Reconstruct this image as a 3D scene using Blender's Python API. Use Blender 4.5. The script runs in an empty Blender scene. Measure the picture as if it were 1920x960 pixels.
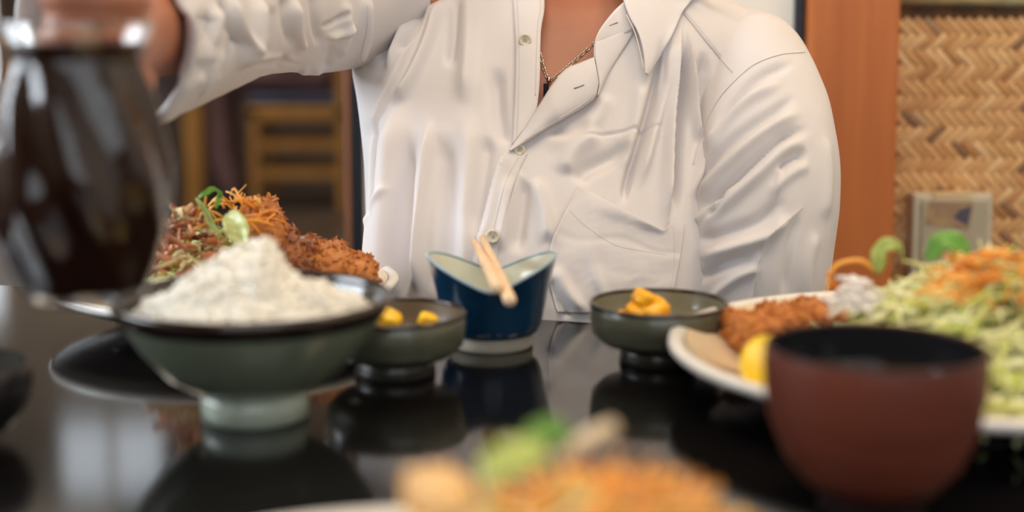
import bpy, bmesh, math, random
import numpy as np
from mathutils import Vector, Matrix, noise
from mathutils.bvhtree import BVHTree
R = math.radians
rnd = random.Random(7)
C = bpy.context.scene.collection

# ------------------------------------------------------------------ camera, world, lights, exposure
F = 1920 * 50 / 36.0
CAM = Vector((0, 0, 0.945))
TT = 0.7155                                  # table top height
TB = 0.72                                    # datum of the diner's body
PITCH = math.atan((320 - 26) / F)
cd = bpy.data.cameras.new('camera'); cam = bpy.data.objects.new('camera', cd); C.objects.link(cam)
cam.location = CAM; cam.rotation_euler = (math.pi / 2 - PITCH, 0, 0)
cd.lens = 50; cd.sensor_width = 36; cd.shift_y = -160 / 1920
cd.clip_start = 0.02
cd.dof.use_dof = True; cd.dof.focus_distance = 1.15; cd.dof.aperture_fstop = 2.7
bpy.context.scene.camera = cam
sc = bpy.context.scene
sc.view_settings.view_transform = 'Standard'; sc.view_settings.look = 'None'
sc.view_settings.exposure = -0.12; sc.view_settings.gamma = 1.0
w = bpy.data.worlds.new('world'); sc.world = w; w.use_nodes = True
w.node_tree.nodes['Background'].inputs[0].default_value = (0.75, 0.87, 1.0, 1)
w.node_tree.nodes['Background'].inputs[1].default_value = 1.5

def area(name, loc, target, sx, sy, power, col):
    l = bpy.data.lights.new(name, 'AREA'); l.shape = 'RECTANGLE'; l.size = sx; l.size_y = sy
    l.energy = power; l.color = col
    o = bpy.data.objects.new(name, l); C.objects.link(o); o.location = loc
    o.rotation_euler = (Vector(target) - Vector(loc)).to_track_quat('-Z', 'Y').to_euler()
    return o
area('window_daylight', (-1.66, 0.95, 1.45), (0.2, 0.95, 1.0), 1.0, 0.75, 32, (0.84, 0.92, 1.0))
area('rear_fill_light', (0.3, -1.42, 1.6), (0.1, 1.0, 0.95), 2.0, 1.1, 2.5, (1.0, 0.95, 0.92))  # soft fill added behind the camera, no source seen there
area('ceiling_lamp_light', (0.10, 0.42, 2.27), (0.10, 0.47, 0), 0.7, 0.5, 5.6, (1.0, 0.89, 0.84))
area('wall_side_lamp_light', (0.85, 1.00, 2.27), (0.83, 1.05, 0), 0.4, 0.3, 9, (1.0, 0.72, 0.42))
area('left_fill_light', (-0.40, 0.72, 2.27), (-0.39, 0.73, 0), 0.4, 0.3, 5, (1.0, 0.74, 0.44))  # warm fill added to brighten the raised sleeve, hand and rice
area('far_room_lamp_light', (-1.6, 5.2, 2.9), (-1.6, 5.2, 0), 1.2, 1.2, 85, (1.0, 0.88, 0.72))

# ------------------------------------------------------------------ helpers
FWD = np.array([0, math.cos(PITCH), -math.sin(PITCH)]); UP = np.array([0, math.sin(PITCH), math.cos(PITCH)])
def ray(u, v):
    return Vector(FWD + UP * ((320 - v) / F)) + Vector(((u - 960) / F, 0, 0))
def at(u, v, Y):
    d = ray(u, v); return CAM + d * (Y / d.y)
def proj(P):
    Q = P - np.array(CAM); f = Q @ FWD
    return np.stack([960 + F * Q[:, 0] / f, 320 - F * (Q @ UP) / f], 1)

MATS = {}
def mat(name, col, rough=0.5, spec=0.5, var=0.0, scale=30, bump=0.0, bscale=200, sss=0, sscol=None, trans=0, coat=0, metal=0, col2=None, stretch=None, ior=1.45, coord='Object'):
    m = bpy.data.materials.new(name); m.use_nodes = True; nt = m.node_tree; b = nt.nodes['Principled BSDF']
    b.inputs['Base Color'].default_value = (*col, 1); b.inputs['Roughness'].default_value = rough
    b.inputs['Specular IOR Level'].default_value = spec; b.inputs['Metallic'].default_value = metal
    b.inputs['IOR'].default_value = ior; b.inputs['Transmission Weight'].default_value = trans
    b.inputs['Coat Weight'].default_value = coat; b.inputs['Coat Roughness'].default_value = 0.04
    if sss:
        b.inputs['Subsurface Weight'].default_value = sss; b.inputs['Subsurface Scale'].default_value = 0.006
        b.inputs['Subsurface Radius'].default_value = sscol or (1, .4, .2)
    L = nt.links.new
    tc = nt.nodes.new('ShaderNodeTexCoord'); src = tc.outputs[coord]
    if stretch:
        mp = nt.nodes.new('ShaderNodeMapping'); mp.inputs['Scale'].default_value = stretch
        L(src, mp.inputs[0]); src = mp.outputs[0]
    if var or col2:
        n = nt.nodes.new('ShaderNodeTexNoise'); n.inputs['Scale'].default_value = scale; n.inputs['Detail'].default_value = 5
        L(src, n.inputs['Vector'])
        r = nt.nodes.new('ShaderNodeValToRGB')
        c2 = col2 or tuple(max(0, c * (1 - var)) for c in col); c1 = col if col2 else tuple(min(1, c * (1 + var)) for c in col)
        r.color_ramp.elements[0].position = .32; r.color_ramp.elements[1].position = .68
        r.color_ramp.elements[0].color = (*c2, 1); r.color_ramp.elements[1].color = (*c1, 1)
        L(n.outputs['Fac'], r.inputs[0]); L(r.outputs[0], b.inputs['Base Color'])
    if bump:
        n2 = nt.nodes.new('ShaderNodeTexNoise'); n2.inputs['Scale'].default_value = bscale; n2.inputs['Detail'].default_value = 4
        L(src, n2.inputs['Vector'])
        bp = nt.nodes.new('ShaderNodeBump'); bp.inputs['Strength'].default_value = bump; bp.inputs['Distance'].default_value = .002
        L(n2.outputs['Fac'], bp.inputs['Height']); L(bp.outputs[0], b.inputs['Normal'])
    MATS[name] = m
    return m
def island_mat(name, cols, rough=.5, obj=False, sss=0, trans=0):
    m = mat(name, cols[0][1], rough, sss=sss); nt = m.node_tree
    r = nt.nodes.new('ShaderNodeValToRGB'); e = r.color_ramp.elements
    while len(e) < len(cols): e.new(.5)
    for k, (p, c) in enumerate(cols): e[k].position = p; e[k].color = (*c, 1)
    if obj: s = nt.nodes.new('ShaderNodeObjectInfo').outputs['Random']
    else: s = nt.nodes.new('ShaderNodeNewGeometry').outputs['Random Per Island']
    nt.links.new(s, r.inputs[0]); nt.links.new(r.outputs[0], nt.nodes['Principled BSDF'].inputs['Base Color'])
    return m

def link(name, V, Fc, m, parent=None, smooth=True, loc=None):
    me = bpy.data.meshes.new(name); me.from_pydata([tuple(map(float, p)) for p in V], [], [tuple(map(int, f)) for f in Fc]); me.update()
    bm = bmesh.new(); bm.from_mesh(me); bmesh.ops.recalc_face_normals(bm, faces=bm.faces); bm.to_mesh(me); bm.free()
    if smooth: me.polygons.foreach_set('use_smooth', [True] * len(me.polygons))
    if m: me.materials.append(m)
    o = bpy.data.objects.new(name, me); C.objects.link(o)
    if parent is not None: o.parent = parent
    if loc is not None: o.location = loc
    return o
def tag(o, label=None, cat=None, group=None, kind=None):
    if label: o['label'] = label
    if cat: o['category'] = cat
    if group: o['group'] = group
    if kind: o['kind'] = kind
    return o
def thing(name, label, cat, loc=(0, 0, 0), rz=0, group=None):
    o = bpy.data.objects.new(name, None); C.objects.link(o); o.empty_display_size = .05
    o.location = loc; o.rotation_euler = (0, 0, rz)
    return tag(o, label, cat, group)
class MB:
    def __init__(s): s.V = []; s.F = []
    def add(s, V, Fc):
        n = len(s.V); s.V += [tuple(p) for p in V]; s.F += [tuple(i + n for i in f) for f in Fc]; return s
    def box(s, lo, hi, bev=0.0, M=None):
        bm = bmesh.new(); bmesh.ops.create_cube(bm, size=1)
        for v in bm.verts: v.co = Vector([lo[i] + (v.co[i] + .5) * (hi[i] - lo[i]) for i in range(3)])
        if bev: bmesh.ops.bevel(bm, geom=list(bm.edges), offset=bev, segments=2, affect='EDGES', profile=.6)
        if M is not None: bmesh.ops.transform(bm, matrix=M, verts=bm.verts)
        bm.verts.index_update(); s.add([v.co[:] for v in bm.verts], [[v.index for v in f.verts] for f in bm.faces]); bm.free(); return s
    def tube(s, pts, rad, n=10, cap=True):
        V, Fc = tube(pts, rad, n, cap); return s.add(V, Fc)
    def build(s, name, m, parent=None, smooth=False, loc=None):
        return link(name, s.V, s.F, m, parent, smooth, loc)
def frames(pts):
    P = [Vector(p) for p in pts]; T = []
    for i in range(len(P)):
        T.append((P[min(i + 1, len(P) - 1)] - P[max(i - 1, 0)]).normalized())
    a = Vector((0, 0, 1)) if abs(T[0].z) < .9 else Vector((1, 0, 0))
    N = [(a - T[0] * a.dot(T[0])).normalized()]
    for i in range(1, len(P)):
        q = N[-1] - T[i] * N[-1].dot(T[i]); N.append(q.normalized())
    return P, T, N
def tube(pts, rad, n=10, cap=True):
    P, T, N = frames(pts); V = []; Fc = []
    if not hasattr(rad, '__len__'): rad = [rad] * len(P)
    for p, t, nn, r in zip(P, T, N, rad):
        b = t.cross(nn)
        for k in range(n):
            a = 2 * math.pi * k / n; V.append(p + (nn * math.cos(a) + b * math.sin(a)) * r)
    for i in range(len(P) - 1):
        for k in range(n):
            k2 = (k + 1) % n; Fc.append((i * n + k, i * n + k2, (i + 1) * n + k2, (i + 1) * n + k))
    if cap:
        Fc.append(tuple(range(n))[::-1]); Fc.append(tuple((len(P) - 1) * n + k for k in range(n)))
    return V, Fc
def spline(pts, n):
    """Catmull-Rom resampling of rows (any dimension)."""
    A = np.array(pts, float); K = len(A); out = []
    ext = np.vstack([2 * A[0] - A[1], A, 2 * A[-1] - A[-2]])
    for s in np.linspace(0, K - 1, n):
        i = min(int(s), K - 2); t = s - i; p0, p1, p2, p3 = ext[i:i + 4]
        out.append(.5 * (2 * p1 + (p2 - p0) * t + (2 * p0 - 5 * p1 + 4 * p2 - p3) * t ** 2 + (3 * p1 - p0 - 3 * p2 + p3) * t ** 3))
    return np.array(out)
def lathe(prof, seg=72, rf=None, zf=None, closed=False):
    V = []; Fc = []; n = len(prof)
    for (r, z) in prof:
        for k in range(seg):
            a = 2 * math.pi * k / seg; rr = r * (rf(a, z) if rf else 1); zz = z + (zf(a, z, r) if zf else 0)
            V.append((rr * math.cos(a), rr * math.sin(a), zz))
    for i in range(n if closed else n - 1):
        j = (i + 1) % n
        for k in range(seg):
            k2 = (k + 1) % seg; Fc.append((i * seg + k, i * seg + k2, j * seg + k2, j * seg + k))
    return V, Fc
def part(name, VF, m, parent, label=None, smooth=True):
    o = link(name, VF[0], VF[1], m, parent, smooth)
    if label: o['label'] = label
    return o
def shade_auto(o, ang=40):
    me = o.data
    bm = bmesh.new(); bm.from_mesh(me)
    for e in bm.edges:
        if len(e.link_faces) == 2 and e.calc_face_angle(0) > R(ang): e.smooth = False
    bm.to_mesh(me); bm.free(); return o
def vnoise(P, f, seed=0.0, octv=3):
    out = np.zeros(len(P))
    for i, p in enumerate(P):
        out[i] = noise.fractal(Vector((p[0] * f + seed, p[1] * f + seed * 1.7, p[2] * f - seed)), 1.0, 2.0, octv)
    return out

# ------------------------------------------------------------------ materials
M_cream = mat('cream_plaster', (.86, .83, .76), .8, var=.03, scale=8, bump=.1)
M_pale = mat('pale_plaster', (.44, .37, .31), .85, var=.05, scale=4, bump=.1)
M_dark = mat('dark_brown_wainscot', (.05, .035, .028), .6, var=.25, scale=12)
M_ceil = mat('ceiling_board', (.6, .52, .42), .8, var=.06, scale=6)
M_floor = mat('dark_floor_tile', (.035, .03, .03), .45, var=.3, scale=5)
M_black = mat('black_lacquer_frame', (.012, .016, .024), .4)
M_post = mat('reddish_cedar', (.50, .150, .034), .42, col2=(.38, .105, .022), scale=5, stretch=(9, 9, .55), bump=.12, bscale=40)
M_gold = mat('golden_oak', (.42, .21, .05), .5, col2=(.3, .14, .03), scale=6, stretch=(6, 6, .8))
M_blue_cush = mat('navy_cushion', (.035, .05, .10), .8, var=.2, scale=60)
M_table = mat('black_table_lacquer', (.0055, .005, .0052), .09, spec=.5, bump=.012, bscale=24, ior=1.5)
M_sky = bpy.data.materials.new('daylit_window_pane'); M_sky.use_nodes = True
_b = M_sky.node_tree.nodes['Principled BSDF']; _b.inputs['Emission Color'].default_value = (.8, .9, 1, 1); _b.inputs['Emission Strength'].default_value = 2.2
M_lamp = bpy.data.materials.new('lamp_diffuser'); M_lamp.use_nodes = True
_b = M_lamp.node_tree.nodes['Principled BSDF']; _b.inputs['Emission Color'].default_value = (1, .85, .6, 1); _b.inputs['Emission Strength'].default_value = 3

# ------------------------------------------------------------------ setting
def struct(name, mb, m, **k):
    return tag(mb.build(name, m, **k), kind='structure')
YB = 1.60                                    # face of the wall behind the diner
struct('floor', MB().box((-4.6, -1.5, -.05), (1.6, 2.3, 0)), M_floor)
struct('trim_1', MB().box((-4.6, 2.3, -.05), (1.6, 7.6, .14)), mat('far_floor_boards', (.045, .03, .022), .35, var=.35, scale=3, stretch=(10, 1, 1)))
struct('ceiling', MB().box((-4.6, -1.5, 2.4), (1.6, 1.75, 2.46)), M_ceil)
struct('trim_2', MB().box((-4.6, 1.75, 3.2), (1.6, 7.6, 3.26)), M_ceil)
struct('trim_3', MB().box((-4.6, 1.69, 2.4), (1.6, 1.75, 3.2)), M_pale)
struct('wall_right', MB().box((1.5, -1.5, 0), (1.6, 7.6, 3.2)), M_cream)
struct('wall_front', MB().box((-4.6, -1.6, 0), (-.8, -1.5, 2.4)).box((1.4, -1.6, 0), (1.6, -1.5, 2.4)).box((-.8, -1.6, 0), (1.4, -1.5, .95)).box((-.8, -1.6, 2.2), (1.4, -1.5, 2.4)), mat('brown_wood_wall', (.16, .10, .06), .6, var=.15, scale=4, stretch=(8, 8, .6)))
struct('wall_left', MB().box((-1.8, -1.5, 0), (-1.7, .05, 2.4)).box((-1.8, .05, 0), (-1.7, 1.85, 1.05)).box((-1.8, .05, 1.85), (-1.7, 1.85, 2.4)).box((-1.8, .05, 1.05), (-1.7, .42, 1.85)).box((-1.8, 1.48, 1.05), (-1.7, 1.85, 1.85)), M_pale)
struct('wall_back', MB().box((-.168, YB, 0), (.315, YB + .1, 2.4)), M_cream)
struct('wall_far', MB().box((-4.6, 7.5, 1.15), (-2.68, 7.6, 1.2)).box((-2.68, 7.5, 1.1), (1.6, 7.6, 2.3)).box((-4.6, 7.5, 2.1), (-2.68, 7.6, 3.2)).box((-2.68, 7.5, 2.3), (-2.45, 7.6, 3.2)).box((-1.9, 7.5, 2.3), (1.6, 7.6, 3.2)).box((-2.45, 7.5, 3.1), (-1.9, 7.6, 3.2)).box((-2.45, 7.5, 2.3), (-1.9, 7.6, 2.7)), M_pale)
struct('trim_4', MB().box((-2.68, 7.46, .14), (1.6, 7.6, 1.1)), M_dark)
struct('wall_far_left', MB().box((-4.7, 1.75, 0), (-4.6, 7.6, 3.2)), M_pale)
# windows
def window(n, lo, hi, axis, bars):
    o = struct('window_%d' % n, MB().box(lo, hi), M_sky); o['label'] = 'bright daylit window pane'
    for b0, b1 in bars: tag(MB().box(b0, b1, .003).build('frame_bar', M_gold, o))
window(1, (-1.76, .42, 1.05), (-1.75, 1.48, 1.85), 0, [((-1.74, .42, 1.05), (-1.7, .45, 1.85)), ((-1.74, .935, 1.05), (-1.7, .965, 1.85)), ((-1.74, 1.45, 1.05), (-1.7, 1.48, 1.85))])
window(2, (-4.6, 7.55, .14), (-2.68, 7.56, 2.1), 1, [((-2.72, 7.5, .14), (-2.68, 7.54, 2.1)), ((-3.66, 7.5, .14), (-3.62, 7.54, 2.1))])
window(3, (-2.45, 7.55, 2.7), (-1.9, 7.56, 3.1), 1, [((-2.19, 7.5, 2.7), (-2.16, 7.54, 3.1))])
window(4, (-.8, -1.57, .95), (1.4, -1.56, 2.2), 1, [((.28, -1.54, .95), (.32, -1.5, 2.2))])  # unseen glowing pane added behind the camera to go with the rear fill
# black strips and posts either side of the cream panel
struct('trim_5', MB().box((-.1795, YB - .012, 0), (-.168, YB + .1, 2.4), .002), M_black)
struct('trim_6', MB().box((.315, YB - .01, 0), (.3265, YB + .1, 2.4), .002), M_black)
struct('trim_7', MB().box((.3265, YB - .035, 0), (.4255, YB + .12, 2.4), .004), M_post, smooth=False)
struct('trim_8', MB().box((-.1895, YB - .012, 0), (-.1797, YB + .1, 2.4), .002), mat('dull_brown_post', (.20, .085, .045), .5, var=.15, scale=8, stretch=(6, 6, 1)))
struct('trim_9', MB().box((.4255, YB + .03, 0), (1.5, YB + .1, 2.4)), M_cream)

# woven bamboo panel: diagonal twill of split-bamboo strips
wp = thing('woven_panel', 'woven diagonal split-bamboo wall panel right of the reddish wood post', 'wall panel', (.4255, YB + .03, 0))
PX0, PX1, PZ0, PZ1 = .002, .60, .42, .955
MB().box((0, -.004, PZ0), (PX1 + .02, 0, PZ1)).build('backing', mat('panel_backing', (.16, .08, .035), .9), wp)
BAM = [(0, (.38, .17, .06)), (.10, (.52, .26, .10)), (.4, (.60, .33, .14)), (.75, (.66, .39, .17)), (.94, (.74, .48, .25)), (.975, (.24, .12, .06))]
M_bam = island_mat('split_bamboo', BAM, .5, obj=True); M_bam2 = island_mat('split_bamboo_rest', BAM, .5)
def strip_shape(L, W):
    V = []; Fc = []
    for i, (x, y) in enumerate(((-.5, .0), (-.3, -.0016), (.3, -.0016), (.5, 0))):
        for (zz, dy) in ((-.5, 0.0004), (-.38, -.0005), (.38, -.0005), (.5, .0004)): V.append((x * L, y + dy, zz * W))
    for i in range(3):
        for k in range(3): a = i * 4 + k; Fc.append((a, a + 1, a + 5, a + 4))
    return V, Fc
p = .0083; Lf = 3
sv, sf = strip_shape(p * Lf * 1.08, p * .98)
me_strip = bpy.data.meshes.new('bamboo_strip'); me_strip.from_pydata(sv, [], sf); me_strip.update()
me_strip.materials.append(M_bam); me_strip.polygons.foreach_set('use_smooth', [True] * len(me_strip.polygons))
rest = MB(); cand = []
N = 90
for i in range(-N, N):
    for j in range(-N, N):
        ph = (i + j) % 6
        for d, ok in ((0, ph == 0), (1, ph == 3)):
            if d == 0: ci, cj, ang = i + 1.5, j + .5, 45     # run of three along i
            else: ci, cj, ang = i + .5, j + 1.5, -45
            if not ok: continue
            x = (ci - cj) * p * .70711 + .3; z = (ci + cj) * p * .70711 + .69
            if PX0 + .008 < x < PX1 - .005 and PZ0 + .01 < z < PZ1 - .008: cand.append((x, z, ang))
cx, cz = at(1790, 220, YB).x - .4255, at(1790, 220, YB).z
def seen(x, z):
    u, v = proj(np.array([[x + .4255, YB + .028, z]]))[0]; return max(0, u - 1960) + max(0, v - 590) + max(0, 1640 - u)
cand.sort(key=lambda c: (seen(c[0], c[1]), abs(c[0] - cx) + abs(c[1] - cz)))
for k, (x, z, ang) in enumerate(cand):
    a = ang + rnd.uniform(-2.5, 2.5); dy = -.0052 - rnd.random() * .0008
    if k < 298:
        o = bpy.data.objects.new('bamboo_strip', me_strip); C.objects.link(o); o.parent = wp
        o.location = (x, dy, z); o.rotation_euler = (rnd.uniform(-.05, .05), R(-a), 0)
    else:
        Mx = Matrix.Translation((x, dy, z)) @ Matrix.Rotation(R(-a), 4, 'Y')
        rest.add([Mx @ Vector(q) for q in sv], sf)
tag(rest.build('bamboo_weave', M_bam2, wp, True), kind='stuff')
tr = MB().tube([(0, -.010, PZ1 + .006), (PX1 + .02, -.010, PZ1 + .006)], .0075, 12).build('bamboo_rail', mat('weathered_bamboo', (.36, .30, .15), .5, var=.25, scale=12, stretch=(3, 20, 20)), wp, True)
for k in range(6):
    xx = .03 + k * .045; MB().tube([(xx, -.012, PZ1 - .0035), (xx + .026, -.012, PZ1 - .0035)], .002, 6).build('binding', M_dark, wp)
MB().box((0, -.006, PZ1 + .0135), (PX1 + .02, 0, 1.35)).build('upper_board', mat('upper_bamboo_board', (.5, .36, .17), .6, var=.2, scale=10, stretch=(20, 1, 1)), wp)

# beige wall box with worn sticker
a0 = at(1709, 362, YB); a1 = at(1858, 366, YB)
bx = thing('wall_box', 'beige plastic box with torn sticker mounted on the woven wall panel', 'box', (a0.x, YB + .02, a0.z - .15))
W_ = a1.x - a0.x; H_ = .15
M_box = mat('beige_grey_plastic', (.40, .345, .245), .5, var=.06, scale=20)
M_box2 = mat('pale_grey_plastic', (.52, .47, .36), .45, var=.05, scale=20)
MB().box((0, -.03, 0), (W_, -.0, H_), .004).build('housing', M_box2, bx)
MB().box((.008, -.034, .004), (W_ - .007, -.028, H_ - .006), .0025).build('cover', M_box, bx)
MB().box((W_ * .24, -.033, H_ - .007), (W_ * .70, -.012, H_ + .0015), .0015).build('top_clip', mat('yellowed_plastic', (.56, .42, .24), .5), bx)
stk = MB().add([(W_ * .14, -.0346, H_ - .034), (W_ * .68, -.0346, H_ - .040), (W_ * .73, -.0346, H_ - .008), (W_ * .18, -.0346, H_ - .008)], [(0, 1, 2, 3)]).build('sticker', mat('worn_sticker_print', (.40, .27, .13), .6, col2=(.27, .17, .11), scale=70), bx)
MB().add([(W_ * .48, -.035, H_ - .026), (W_ * .67, -.035, H_ - .035), (W_ * .70, -.035, H_ - .013), (W_ * .56, -.035, H_ - .017)], [(0, 1, 2, 3)]).build('print_patch', mat('sticker_dark_print', (.075, .07, .10), .6), stk)
for sx in (.1, .9): 
    MB().tube([(W_ * sx, -.0335, .012), (W_ * sx, -.0352, .012)], .003, 10).build('screw', M_box2, bx)

# ceiling lamp over the table, amber fill lamp added over the arm, far-room lamp
for (x, y, hx, hy, lb) in ((.10, .42, .37, .27, 'square warm ceiling lamp above the dining table'), (.85, 1.00, .22, .17, 'small amber ceiling lamp near the woven wall panel'), (-.40, .72, .22, .17, 'unseen small amber fill lamp added above the raised arm')):
    cl = thing('ceiling_lamp', lb, 'lamp', (x, y, 2.29))
    MB().box((-hx - .03, -hy - .03, .02), (hx + .03, hy + .03, .11), .01).build('housing', M_gold, cl); MB().box((-hx, -hy, .012), (hx, hy, .02)).build('diffuser', M_lamp, cl)
cl2 = thing('ceiling_lamp', 'large square ceiling lamp in the far room', 'lamp', (-1.6, 5.2, 2.92))
MB().box((-.65, -.65, .02), (.65, .65, .28), .01).build('housing', M_gold, cl2); MB().box((-.6, -.6, .012), (.6, .6, .02)).build('diffuser', M_lamp, cl2)

# ------------------------------------------------------------------ far room furniture and guest
def chair(loc, rz, label):
    t = thing('dining_chair', label, 'chair', loc, rz, None)
    for (x, y, h) in ((.18, .18, .42), (.18, -.18, .42), (-.18, .18, .86), (-.18, -.18, .86)):
        MB().box((x - .02, y - .02, 0), (x + .02, y + .02, h), .004).build('leg', M_gold, t)
    for y in (-.18, .18):
        for z in (.13, .25): MB().box((-.17, y - .013, z), (.17, y + .013, z + .035), .003).build('side_rail', M_gold, t)
    MB().box((-.2, -.2, .37), (.2, .2, .43), .006).build('seat_frame', M_gold, t)
    MB().box((-.19, -.19, .43), (.2, .19, .475), .016).build('seat_cushion', M_blue_cush, t, True)
    for z in (.55, .66, .77): MB().box((-.195, -.17, z), (-.165, .17, z + .05), .004).build('back_slat', M_gold, t)
    return t
gx = at(572, 300, 6).x
chair((gx, 6.0, .14), math.pi, 'golden wooden chair with navy cushion under the guest in mauve trousers')
ft = thing('dining_table', 'golden wooden table legs beside the guest in mauve in the far room', 'table', (at(350, 300, 6).x - .28, 6.1, .14))
for (x, y) in ((.36, -.3), (.36, .42), (-.36, -.3), (-.36, .42)): MB().box((x - .037, y - .037, 0), (x + .037, y + .037, .68), .004).build('leg', M_gold, ft)
MB().box((-.42, -.36, .68), (.42, .48, .72), .005).build('tabletop', M_gold, ft)
chair((at(350, 300, 6.1).x - .95, 6.15, .14), 0, 'golden wooden chair across the far table from the guest')

def remeshed(name, V, Fc, m, parent, vox, smooth_it=6):
    me = bpy.data.meshes.new(name); me.from_pydata([tuple(v) for v in V], [], [tuple(f) for f in Fc]); me.update()
    bm = bmesh.new(); bm.from_mesh(me); bmesh.ops.recalc_face_normals(bm, faces=bm.faces); bm.to_mesh(me); bm.free()
    o = bpy.data.objects.new(name, me); C.objects.link(o)
    md = o.modifiers.new('r', 'REMESH'); md.mode = 'VOXEL'; md.voxel_size = vox
    if smooth_it:
        s = o.modifiers.new('s', 'SMOOTH'); s.iterations = smooth_it; s.factor = .5
    dg = bpy.context.evaluated_depsgraph_get(); dg.update()
    me2 = bpy.data.meshes.new_from_object(o.evaluated_get(dg)); o.modifiers.clear(); o.data = me2; me2.name = name
    bpy.data.meshes.remove(me)
    me2.polygons.foreach_set('use_smooth', [True] * len(me2.polygons)); me2.materials.clear(); me2.materials.append(m)
    if parent is not None: o.parent = parent
    return o
def ball(c, r, seg=16, rings=10, sc_=(1, 1, 1)):
    V = []; Fc = []
    for i in range(rings + 1):
        t = math.pi * i / rings
        for k in range(seg):
            a = 2 * math.pi * k / seg
            V.append((c[0] + r * sc_[0] * math.sin(t) * math.cos(a), c[1] + r * sc_[1] * math.sin(t) * math.sin(a), c[2] + r * sc_[2] * math.cos(t)))
    for i in range(rings):
        for k in range(seg):
            k2 = (k + 1) % seg; Fc.append((i * seg + k, i * seg + k2, (i + 1) * seg + k2, (i + 1) * seg + k))
    return V, Fc
def limb(mb, pts, n=14):
    """chain of (x,y,z,r): tapering tube with rounded joints and ends"""
    P = spline(pts, len(pts) * 4); mb.tube([q[:3] for q in P], [q[3] for q in P], n)
    for q in (P[0], P[-1]): mb.add(*ball(q[:3], q[3], 14, 8))
    return mb

M_skin = mat('warm_skin', (.39, .150, .082), .45, var=.06, scale=25, sss=.12)
M_mauve = mat('mauve_cloth', (.20, .115, .12), .85, var=.12, scale=12)
M_hair = mat('black_hair', (.012, .009, .008), .45)
M_navy = mat('navy_shoe_leather', (.02, .02, .035), .5)
g = thing('person', 'person in mauve clothes seated sideways on wooden chair in the far room', 'person', (gx, 6.0, .14))
gb = MB()
limb(gb, [(.0, 0, 1.02, .05), (.0, 0, 1.10, .05)]); gb.add(*ball((-.02, 0, 1.2), .1, 18, 12, (1, .8, 1.15)))
gb.add(*ball((-.12, 0, 1.18), .02)); 
for s in (-1, 1): limb(gb, [(-.12, .17 * s, .72, .035), (-.28, .14 * s, .66, .03), (-.36, .1 * s, .66, .022)])
limb(gb, [(.0, 0, .6, .08), (0, 0, .98, .06)])
remeshed('body', gb.V, gb.F, M_skin, g, .012)
gt = MB()
limb(gt, [(.03, 0, .52, .15), (.03, 0, .75, .14), (.0, 0, .95, .13), (0, 0, 1.02, .07)])
for s in (-1, 1): limb(gt, [(0, .19 * s, .95, .06), (-.05, .22 * s, .75, .05), (-.16, .16 * s, .70, .045)])
remeshed('shirt', gt.V, gt.F, M_mauve, g, .012)
gl = MB()
for s in (-1, 1): limb(gl, [(.06, .09 * s, .56, .09), (-.18, .1 * s, .565, .088), (-.34, .1 * s, .54, .075), (-.36, .1 * s, .42, .066), (-.34, .11 * s, .2, .055), (-.31, .11 * s, .09, .048)])
remeshed('trousers', gl.V, gl.F, M_mauve, g, .012)
for s in (-1, 1):
    sh = MB(); limb(sh, [(-.28, .11 * s, .045, .045), (-.36, .11 * s, .04, .042), (-.45, .11 * s, .032, .032)]); sh.build('shoe', M_navy, g, True)
hb = ball((-.0, 0, 1.225), .108, 18, 12, (1, .86, 1.1)); part('hair', ([v for v in hb[0]], [f for f in hb[1] if sum(hb[0][i][0] for i in f) / len(f) > -.05 or sum(hb[0][i][2] for i in f) / len(f) > 1.27]), M_hair, g)

# ------------------------------------------------------------------ table and bench
ROT = math.atan(-.30)
te = Vector((.026, 1.058, 0))
tb = thing('dining_table', 'glossy black lacquer dining table set with plates and bowls', 'table', (te.x, te.y, 0), ROT)
MB().box((-1.0, -1.25, TT - .035), (1.05, 0, TT), .004).build('tabletop', M_table, tb)
MB().box((-.9, -1.15, TT - .09), (.95, -.1, TT - .035)).build('apron', M_black, tb)
for x in (-.85, .9):
    for y in (-1.1, -.2): MB().box((x - .035, y - .035, 0), (x + .035, y + .035, TT - .09), .004).build('leg', M_black, tb)

# ------------------------------------------------------------------ tableware
def gl(name, col, rough=.22, var=.12, scale=40, coat=.3, **k): return mat(name, col, rough, var=var, scale=scale, coat=coat, **k)
M_celadon = gl('celadon_glaze', (.125, .150, .105), .3, .12, 30)
M_celfoot = gl('pale_celadon_foot', (.36, .41, .33), .35)
M_brownrim = gl('iron_brown_rim_glaze', (.02, .011, .008), .18)
M_inner = gl('dark_inner_glaze', (.05, .047, .04), .15)
M_olive = gl('olive_glaze', (.088, .088, .058), .3, .15, 26)
M_olive2 = gl('light_olive_inner_glaze', (.19, .18, .115), .25, .12, 26)
M_olivebase = gl('dark_olive_foot', (.03, .027, .02), .35)
def place_bowl(name, label, cat, x, y, group=None): return thing(name, label, cat, (x, y, TT), 0, group)

RBX, RBY = -.1475, .797
rb = place_bowl('rice_bowl', 'wide celadon green rice bowl with dark brown rim heaped with white rice', 'bowl', RBX, RBY)
out = [(.030, .017), (.036, .0185), (.050, .027), (.064, .043), (.0735, .058), (.0775, .066)]
inn = [(.0752, .0665), (.071, .057), (.061, .043), (.047, .029), (.030, .021), (.0, .019)]
part('outer_wall', lathe([(0, .017)] + out[0:] + [(.0765, .0667)]), M_celadon, rb)
part('inner_wall', lathe(inn), M_inner, rb, 'dark brown glossy inside of the bowl')
part('rim', lathe([(.0752, .0600), (.0784, .0655), (.0797, .0695), (.0777, .0712), (.0752, .0697), (.0748, .0655)], closed=True), M_brownrim, rb, 'dark brown glazed rim')
part('foot', lathe([(.0285, 0), (.0305, .001), (.0300, .018), (.026, .018), (.0255, .001)], closed=True), M_celfoot, rb, 'pale green foot ring')

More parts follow.
